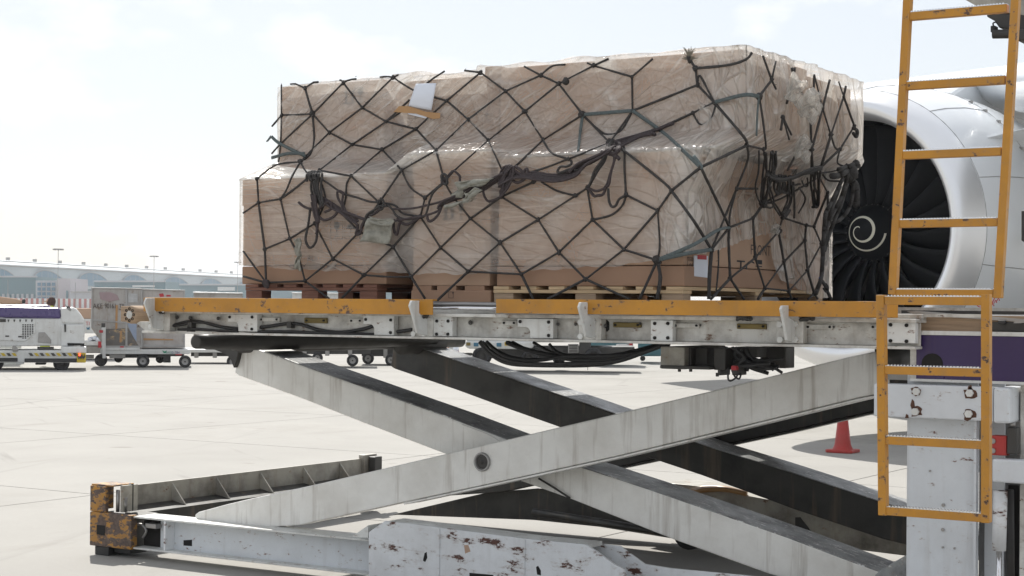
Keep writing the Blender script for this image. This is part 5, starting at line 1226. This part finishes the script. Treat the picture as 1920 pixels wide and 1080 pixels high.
for v_, r in zip(pr.skin_vertices[0].data, rad): v_.radius = (r, r)
pr.skin_vertices[0].data[0].use_root = True; pe.modifiers.new('smooth', 'SUBSURF').levels = 1; pr.materials.append(M['hiviz'])
c = onP(94, 567, D4); hd = MB().lathe([(-.14, 0), (-.13, .06), (-.05, .095), (.03, .10), (.09, .085), (.13, .0)], c, Z1, 16).build('head', 'skin', pe, smooth=True)
MB().lathe([(-.07, .105), (.0, .115), (.07, .105), (.13, .07), (.15, 0)], c+CX*.03+CY*-.01, Z1+CX*.25, 18).build('cap', 'cloth', pe, smooth=True)
MB().prism([c+CX*-.09+V((0, 0, .03))+CY*.07, c+CX*-.09+V((0, 0, .03))-CY*.07, c+CX*-.20+V((0, 0, .0))-CY*.05, c+CX*-.20+V((0, 0, .0))+CY*.05], (0, 0, .012)).build('cap_peak', 'tape', pe)

# containers on dollies
D = 45.5
AXP[0] = 347
DO = thing('baggage_dolly', 'white four wheeled dolly carrying the grimy grey containers', 'baggage dolly', onP(270, 690, D))
slab(rect(188, 655, 357, 664), D-.1, 1.7, 'deck_frame', 'vehicle', DO, .01)
slab([(190, 652), (262, 652), (262, 657), (190, 657)], D-.12, .2, 'deck_lip', 'vehicle', DO, .01)
slab(rect(193, 664, 345, 668), D+.2, 1.2, 'chassis', 'dark', DO, .01)
slab(rect(205, 664, 235, 672), D+.1, .1, 'drawbar', 'steel', DO, .01); slab(rect(235, 668, 300, 671), D+.15, .1, 'axle_beam', 'dark', DO, .01); slab([(296, 664), (320, 664), (320, 680), (306, 680), (306, 670), (296, 670)], D+.1, .08, 'brake_bracket', 'dark', DO, .005)
slab([(190, 613), (198, 613), (198, 672), (192, 672)], D-.3, .12, 'upright_towbar', 'vehicle', DO, .01); slab(rect(190, 606, 197, 615), D-.3, .12, 'towbar_handle', 'dark', DO, .01); slab(rect(186, 619, 193, 624), D-.32, .1, 'reflector', 'red', DO, .01)
for (a, b_, r) in ((189, 675.5, 11.5), (268, 677, 12), (347, 678, 11.5)): wheel(a, b_, r, D-.15, DO, .18, 'alu' if a > 200 else 'dark')
for (a, b_, r) in ((222, 672, 8), (300, 673, 8)): wheel(a, b_, r, D+1.4, DO, .18, 'dark')
slab(rect(281, 656, 340, 664), D-.115, .02, 'number_plate', 'vehicle', DO, 0); slab([(304, 657), (309, 659), (313, 657), (311, 662), (307, 662)], D-.125, .01, 'green_emblem', plain('green_print', (.03, .25, .14)), DO, 0)
text('0-784', 'number', 'vpurple', .095, onP(322, 663.2, D-.14), XD(), Z1, DO, .95); text('BAGS', 'number', plain('green_print_b', (.05, .22, .16)), .085, onP(311, 663, D-.14), XD(), Z1, DO, .8)
slab(rect(329, 664, 341, 666), D-.13, .02, 'reflector', 'red', DO, 0)
def ake(front, side, D, dd, name, label, stuffp):
    t = thing(name, label, 'cargo container', onP(sum(a for a, b_ in front)/len(front), 655, D), 'containers on the left dolly'); return t
K1 = thing('cargo_container', 'grimy grey container lettered AKE with cut lower corner', 'cargo container', onP(225, 652, D), 'containers on the left dolly')
f = [(172, 540), (265, 542), (266, 655), (197, 652), (171, 615), (170, 600)]
slab(f, D, 1.5, 'shell', 'contain', K1, .015)
slab([(197, 617), (240, 615), (262, 652), (197, 649)], D-.015, .01, 'lower_skirt', paint('blackened_panel', (.13, .12, .11), .5, .6, (.05, .045, .04), .3, (.25, .18, .1), 3, streak=.5), K1, .002)
slab([(171, 538.5), (266, 540.5), (266, 543), (171, 541)], D-.03, .06, 'top_edge', 'alu', K1, .004)
for x0_, x1_ in ((171, 173.5), (235, 239), (264, 267)): slab(rect(x0_, 541, x1_, 652 if x0_ > 180 else 614), D-.03, .05, 'frame_post', 'alu', K1, .004)
slab([(170, 598), (235, 604), (235, 606), (170, 601)], D-.025, .03, 'seam_rail', 'alu', K1, .002)
slab(rect(197, 648, 264, 652), D-.03, .05, 'bottom_rail', 'alu', K1, .004); slab(rect(225, 649, 232, 652), D-.05, .02, 'reflector', 'red', K1, 0)
text('AKE', 'lettering', 'inkb', .185, onP(174.5, 578, D-.02), XD(), Z1, K1, .72); text('90161', 'lettering', 'inkb', .185, onP(196, 578, D-.02), XD(), Z1, K1, .66); text('TP', 'lettering', 'inkb', .15, onP(223, 577, D-.02), XD(), Z1, K1, .8)
slab([(186, 548), (208, 548), (220, 553), (224, 562), (205, 566), (188, 561)], D-.017, .004, 'faded_emblem', plain('faded_pink_print', (.36, .27, .28), .85, 0, .5, 4), K1, 0)
slab([(240, 550), (258, 551), (258, 567), (240, 567)], D-.017, .004, 'paper_label', plain('scuffed_label', (.50, .50, .50), .8, 0, .7, 8), K1, 0)
slab([(217, 572), (221, 572), (220, 617), (216, 617)], D-.018, .004, 'tape_strip', 'tape', K1, 0); slab([(225, 620), (229, 620), (228, 642), (224, 642)], D-.02, .004, 'tape_strip', 'tape', K1, 0)
slab([(240, 604), (256, 606), (256, 640), (250, 632), (240, 610)], D-.018, .004, 'blue_label', plain('blue_white_print', (.32, .38, .50), .7, 0, .4, 5), K1, 0)
K2 = thing('cargo_container', 'paler grey container right of the lettered one, partly behind the rail end', 'cargo container', onP(306, 652, D), 'containers on the left dolly')
slab([(267, 543), (347, 545), (346, 652), (267, 653)], D+.12, 1.4, 'shell', paint('pale_grimy_panel', (.45, .42, .40), .6, .5, (.2, .17, .14), .1, (.12, .1, .08), 4, streak=.3), K2, .015)
for q in (rect(266.5, 543, 269, 652), rect(344, 545, 347, 652)): slab(q, D+.09, .05, 'frame_post', 'alu', K2, .004)
slab([(266, 541.5), (347, 543.5), (347, 546), (266, 544)], D+.09, .06, 'top_edge', 'alu', K2, .004)
slab([(268, 634), (325, 636), (325, 638), (268, 638)], D+.105, .01, 'tape_strip', 'tape', K2, 0); slab(rect(268, 646, 346, 650), D+.10, .02, 'bottom_rail', 'alu', K2, .003)
slab([(298, 551), (306, 550), (308, 556), (300, 557)], D+.11, .006, 'faded_emblem', 'red', K2, 0); slab(rect(312, 553, 320, 556), D+.11, .006, 'faded_emblem', 'red', K2, 0)
# farther container
AXP[0] = 455
K3 = thing('cargo_container', 'silver container with a bright roof behind the left end of the rail', 'cargo container', onP(410, 640, 60), 'containers farther across the apron')
slab([(363, 548), (455, 551), (455, 640), (363, 640)], 60, 1.5, 'shell', 'contain', K3, .02); slab([(362, 547), (455, 549), (455, 551), (362, 549.5)], 59.9, 1.7, 'roof', 'vehicle', K3, .01)
AXP[0] = 690
K4 = thing('cargo_container', 'low white container seen through the gap of the reddish pallet', 'cargo container', onP(640, 640, 62), 'containers farther across the apron')
slab([(548, 549), (690, 552), (690, 640), (548, 640)], 62, 1.6, 'shell', 'vehicle', K4, .02); slab([(547, 548), (690, 550), (690, 552), (547, 550)], 61.9, 1.7, 'roof', 'vehicle', K4, .01)
# crate truck between tractor and dolly
AXP[0] = 215
TT = thing('catering_truck', 'white trolley with cream load between the tractor and the lettered container', 'airport vehicle', onP(166, 690, 52))
slab(rect(140, 578, 215, 598), 51, 1.5, 'load', 'card3', TT, .02); slab(rect(150, 598, 215, 625), 50.9, 1.6, 'side', 'vehicle', TT, .02); slab(rect(150, 648, 215, 662), 51, 1.5, 'chassis', 'steel', TT, .02); slab(rect(150, 640, 215, 648), 50.9, 1.5, 'flatbed', 'vehicle', TT, .02)
slab([(162, 613), (165, 615), (168, 612), (168, 618), (163, 618)], 50.85, .01, 'green_emblem', 'glass', TT, 0); text('TI', 'lettering', 'red', .16, onP(160.5, 610, 50.85), XD(), Z1, TT, .9); slab(rect(184, 640, 190, 652), 50.8, .05, 'reflector', 'red', TT, .005)
for (a, b_) in ((168, 636), (176, 634), (183, 637)): MB().lathe([(0, 0), (0, .06), (.1, .07), (.5, .07)], onP(a, b_, 50.9), CY, 12).build('bottle', 'paper', TT, smooth=True)
slab(rect(158, 666, 176, 672), 51.5, .5, 'bumper', 'steel', TT, .01)
# dollies seen under the deck
def dolly(x0, x1, y0, y1, wheels, D, label, grp='empty dollies seen under the deck'):
    AXP[0] = min(x1, 960); t = thing('baggage_dolly', label, 'baggage dolly', onP((x0+x1)/2, y1+12, D), grp)
    slab(rect(x0, y0, x1, y0+6), D, 1.6, 'deck_frame', 'vehicle', t, .01); slab(rect(x0+6, y0+6, x1-6, y1), D+.2, 1.2, 'chassis', 'dark', t, .01)
    for k in range(3): slab(rect(x0+12+k*(x1-x0)/3.4, y0+6, x0+20+k*(x1-x0)/3.4, y1+3), D+.1, .2, 'bracket', 'steel', t, .01)
    for a, b_, r in wheels: wheel(a, b_, r, D-.1, t, .2, 'alu')
    return t
dolly(352, 470, 655, 668, [(436, 678, 11)], 48.5, 'rusty low dolly behind the dark arm roller')
dolly(555, 700, 640, 664, [(595, 671, 10), (661, 676, 11)], 46.5, 'dolly with two pale rimmed wheels left of the far arm')
dolly(672, 790, 644, 668, [(690, 672, 11), (733, 675, 11)], 48.5, 'dolly with a spare axle just left of the dark scissor arm')
AXP[0] = 856
BT = thing('box_trailer', 'white box trailer with an orange reflector behind the banded cone', 'box trailer', onP(825, 670, 60))
slab(rect(770, 600, 856, 660), 60, 2.2, 'box', 'vehicle', BT, .02); slab(rect(828, 650, 841, 653), 59.97, .03, 'reflector', plain('orange_reflector', (.7, .16, .03)), BT, 0); slab(rect(824, 636, 828, 650), 59.97, .02, 'tape_strip', 'tape', BT, 0)
slab(rect(780, 660, 852, 664), 60.2, 1.8, 'chassis', 'dark', BT, .02); wheel(815, 668, 9, 60.1, BT, .25)
# pushback tractor
D = 44
AXP[0] = 1100
PT = thing('pushback_tractor', 'white fronted aircraft tractor with big tyres seen under the deck', 'aircraft tractor', onP(960, 690, D))
slab([(872, 640), (1000, 640), (1000, 652), (988, 655), (880, 654), (872, 650)], D, 2.2, 'bumper', 'vehicle', PT, .04); slab([(860, 580), (1130, 580), (1130, 642), (875, 642)], D+.4, 1.8, 'body', 'vehicle', PT, .05)
for q in (rect(874, 642, 882, 648),): slab(q, D-.03, .04, 'indicator', 'brass', PT, .005)
for q in (rect(888, 642.5, 897, 649.5), rect(931, 643, 940, 650)): slab(q, D-.03, .04, 'headlight', 'glass', PT, .005)
slab(rect(946, 641, 956, 648), D-.03, .03, 'yellow_plate', 'hazy', PT, .003)
MB().tube([onP(908, 646, D-.04), onP(908, 646, D-.01)], .06, 16).build('number_disc', 'paper', PT); text('97', 'number', 'inkb', .08, onP(905.5, 648.5, D-.05), XD(), Z1, PT)
slab(rect(915, 650, 1190, 672), D+.5, 1.4, 'chassis', 'dark', PT, .03)
for a, b_, r in ((903, 668, 18), (993, 672, 16), (1113, 670, 17)): wheel(a, b_, r, D, PT, .45, 'dark')
for a, b_, r in ((936, 667, 10), (1048, 672, 12)): wheel(a, b_, r, D+1.8, PT, .35, 'dark')
slab([(862, 661), (885, 662), (885, 667), (862, 666)], D-.2, .2, 'tow_hitch', 'dark', PT, .01)
gl = slab(rect(1065, 645, 1085, 662), D+.3, .1, 'radiator_grille', 'steel', PT, .01)
for k in range(5): slab(rect(1067, 647+k*3, 1083, 648.4+k*3), D+.28, .03, 'slat', 'hole', gl, 0)
slab(rect(1086, 640, 1108, 668), D+.3, .4, 'fuel_tank', 'dark', PT, .02)
AXP[0] = 1240
TK = thing('service_truck', 'dark teal service truck behind the hanging hoses', 'truck', onP(1150, 688, 50))
slab(rect(1105, 600, 1185, 665), 49, 2.0, 'cab', 'teal', TK, .05); wheel(1128, 668, 16, 48.9, TK, .3, 'alu'); slab(rect(1155, 645, 1180, 651), 48.9, .2, 'mirror', 'vehicle', TK, .02); wheel(1205, 672, 5, 49, TK, .2, 'dark'); slab(rect(1180, 640, 1186, 652), 48.85, .1, 'tail_light', 'red', TK, .01)
slab(rect(1196, 600, 1240, 668), 52, 2, 'rear_box', 'teal', TK, .04)

# ================================================================== FENCE, MASTS, TERMINAL
FN = thing('safety_barrier', 'long barrier of red and white boards in front of the terminal', 'barrier', onD(300, 577, 500))
DF = 500; s0_ = None; s1_ = None
for k in range(130):
    px = 30+k*5.0; c = onD(px, 569.5, DF); c.z = 1.45
    q = MB().box(-.38, .38, -.04, .04, -1.43, 1.43) if (s0_ is None or s1_ is None) else None
    if k % 2 == 0:
        if s0_ is None: s0_ = q.build('red_board', plain('faded_red_board', (.42, .10, .08)), FN); s0_.location = c; s0_.rotation_euler = (0, 0, math.atan2(CX.y, CX.x)); WL[s0_.name] = c
        else: inst(s0_, 'red_board', FN, c)
    else:
        if s1_ is None: s1_ = q.build('white_board', 'vehicle', FN); s1_.location = c; s1_.rotation_euler = (0, 0, math.atan2(CX.y, CX.x)); WL[s1_.name] = c
        else: inst(s1_, 'white_board', FN, c)
def mast(px, ytop, D, label, grp, lights=True, r=.12):
    b0 = onD(px, 570, D); b0.z = 0; t0_ = onD(px, ytop, D)
    t = thing('light_mast' if lights else 'lamp_pole', label, 'light mast' if lights else 'pole', b0, grp)
    MB().tube([b0, V((b0.x, b0.y, t0_.z))], [r, r*.6], 10).build('pole', 'steel', t, smooth=True)
    if lights:
        tp_ = V((b0.x, b0.y, t0_.z)); MB().lathe([(0, r), (.1, 1.0), (.25, 1.0), (.3, r)], tp_, Z1, 12).build('head_ring', 'steel', t)
        for k in range(8):
            a = k*.785; p = tp_+V((math.cos(a)*1.05, math.sin(a)*1.05, .1)); MB().box(p.x-.22, p.x+.22, p.y-.22, p.y+.22, p.z-.25, p.z+.12).build('floodlight', 'steel', t)
mast(108, 468, 430, 'tallest floodlight mast, leftmost above the terminal roof', 'floodlight masts')
mast(288, 481, 520, 'middle floodlight mast between the left container and the load', 'floodlight masts')
mast(445, 492, 620, 'floodlight mast close to the left edge of the load', 'floodlight masts')
for px, D_ in ((14.5, 255), (78, 262), (141, 270)): mast(px, 524 if px < 50 else 530, D_, {14.5: 'thin white pole nearest the left edge of the terminal', 78: 'thin white pole in front of the lattice windows', 141: 'thin white pole right of the pinkish block'}[px], 'thin white poles before the terminal', False, .07)
# terminal: long roof receding to the right
TA = V((-194-19, 648-25*4*.2)); 
def TP(s, off=0., z=0.): # s metres along the facade, off away from the viewer
    d = V((49, 251)).normalized(); nrm = V((-d.y, d.x)) ; base_ = V((-194, 648))
    q = base_+d*s+nrm*off; return CX*q.x+CY*q.y+V((0, 0, z))
TB = thing('terminal_building', 'long hazy airport terminal with a pale vaulted roof and arched windows', 'terminal', TP(0))
S0, S1 = -160, 900
roof = MB(); prof2 = [(-4, 15.4), (0, 16.5), (5, 17.4), (12, 18.3), (22, 18.8), (34, 18.0), (46, 14)]
NS_ = 40
for i in range(NS_+1):
    s = S0+(S1-S0)*i/NS_
    for off, z in prof2: roof.v.append(tuple(TP(s, off, z)))
k = len(prof2)
for i in range(NS_):
    for j in range(k-1): roof.f.append((i*k+j, (i+1)*k+j, (i+1)*k+j+1, i*k+j+1))
ro = roof.build('roof', 'roof', TB, smooth=True); ro.modifiers.new('thickness', 'SOLIDIFY').thickness = .5
MB().add([TP(S0, 2, 0), TP(S1, 2, 0), TP(S1, 2, 14.2), TP(S0, 2, 14.2)], [(0, 1, 2, 3)]).build('facade', 'teal', TB)
MB().tube([TP(S0, -4.3, 15.5), TP(S1, -4.3, 15.5)], .35, 6).build('gutter', 'steel', TB)
MB().tube([TP(S0, 4.6, 17.5), TP(S1, 4.6, 17.5)], .25, 6).build('gutter', 'steel', TB)
# arched windows: each a steep-left, long-right lens standing just in front of the roof skirt
# skirt between the arches
MB().add([TP(S0, -4.5, 7.5), TP(S1, -4.5, 7.5), TP(S1, -4.0, 15.4), TP(S0, -4.0, 15.4)], [(0, 1, 2, 3)]).build('roof_skirt', 'roof', TB)
def s_at(px):   # facade station under a pixel column
    k_ = (px-960)/FPX; d = V((49, 251)).normalized(); off = V((-d.y, d.x))*-4.6; bx, by = -194+off.x, 648+off.y
    return (k_*by-bx)/(d.x-k_*d.y)
arches = [(-34, 38), (57, 126), (141, 211), (225, 286), (302, 361), (373, 427), (443, 490), (505, 550), (562, 604), (616, 655)]
for a, b_ in arches:
    sa, sb_ = s_at(a), s_at(b_); pts = []; n = 18
    for i in range(n+1):
        t = i/n; pts.append(TP(sa+(sb_-sa)*t, -4.9, 8.8+5.6*(math.sin(math.pi*t**.72)**.75)))
    wnd = MB().prism(pts, (TP(0, 1)-TP(0, 0))*.3).build('arched_window', 'glass', TB)
    MB().tube(pts, .16, 5).build('window_frame', 'steel', wnd)
    for t in (.15, .3, .45, .6, .75, .88): i = int(t*n); MB().tube([pts[i], V((pts[i].x, pts[i].y, 8.8))], .09, 4).build('mullion', 'pale', wnd)
for i in range(0, 34):
    s = -60+i*23; c = TP(s, 14, 18.6); MB().box(c.x-.6, c.x+.6, c.y-.6, c.y+.6, 18.3, 19.6).build('roof_vent', 'steel', TB)
def blk(x0, y0, x1, y1, D, th, name, mat, label, cat, parts=()):
    t = thing(name, label, cat, onD((x0+x1)/2, 572, D)); pts = [onD(a, b_, D) for a, b_ in rect(x0, y0, x1, y1)]
    for p in pts[2:]: p.z = 0
    MB().prism(pts, CY*th).build('wall', mat, t)
    for (a, b2, c_, d_, m_, nm) in parts: MB().prism([onD(q[0], q[1], D-.6) for q in rect(a, b2, c_, d_)], CY*.5).build(nm, m_, t)
    return t
blk(-60, 519, 68, 575, 560, 30, 'pier_building', 'teal', 'dark teal block at the far left under the arches', 'building', [(-60, 517, 69, 520, 'pale', 'parapet')]+[(k*9-50, 551, k*9-46, 560, 'pale', 'window') for k in range(13)])
blk(67, 526, 107, 575, 540, 25, 'gate_lounge', 'pale', 'glazed gate building with pale green lattice windows', 'building', [(70+i*9, 530+j*9, 76+i*9, 536+j*9, 'glass', 'window') for i in range(4) for j in range(4)])
blk(107, 522, 132, 575, 535, 22, 'stair_tower', plain('pinkish_cladding', (.40, .37, .39), .7, 0, .1, .2), 'pinkish windowless block beside the lattice windows', 'building', [(124, 545, 127, 562, 'teal', 'window')])
blk(131, 548, 172, 575, 530, 20, 'service_shed', 'pale', 'low pale shed behind the red and white boards', 'building', [(133, 546, 172, 549, 'steel', 'roof_edge')])
blk(176, 528, 310, 575, 600, 25, 'pier_building', 'teal', 'dark teal block above the lettered container', 'building', [(176, 526, 310, 529, 'pale', 'parapet'), (248, 535, 290, 538, 'vehicle', 'canopy')])
blk(335, 534, 480, 575, 680, 25, 'pier_building', 'teal', 'teal block seen right of the containers under the arches', 'building', [(335, 532, 480, 535, 'pale', 'parapet'), (408, 538, 440, 545, 'vehicle', 'canopy')])
blk(480, 538, 900, 575, 760, 25, 'pier_building', 'teal', 'farthest teal block glimpsed through the wooden pallets', 'building')
# ------------------------------------------------------------------ haze
hz = MB().box(-900, 700, -120, 1900, -1.6, 26)
hm = bpy.data.materials.new('pale_haze'); hm.use_nodes = True; ht = hm.node_tree; ht.nodes.clear()
ho = ht.nodes.new('ShaderNodeOutputMaterial'); pv_ = ht.nodes.new('ShaderNodeVolumePrincipled'); pv_.inputs['Color'].default_value = (.93, .96, 1, 1); pv_.inputs['Density'].default_value = .0003; pv_.inputs['Anisotropy'].default_value = .3
ht.links.new(pv_.outputs[0], ho.inputs['Volume'])
HZ = hz.build('haze', hm, kind='stuff')
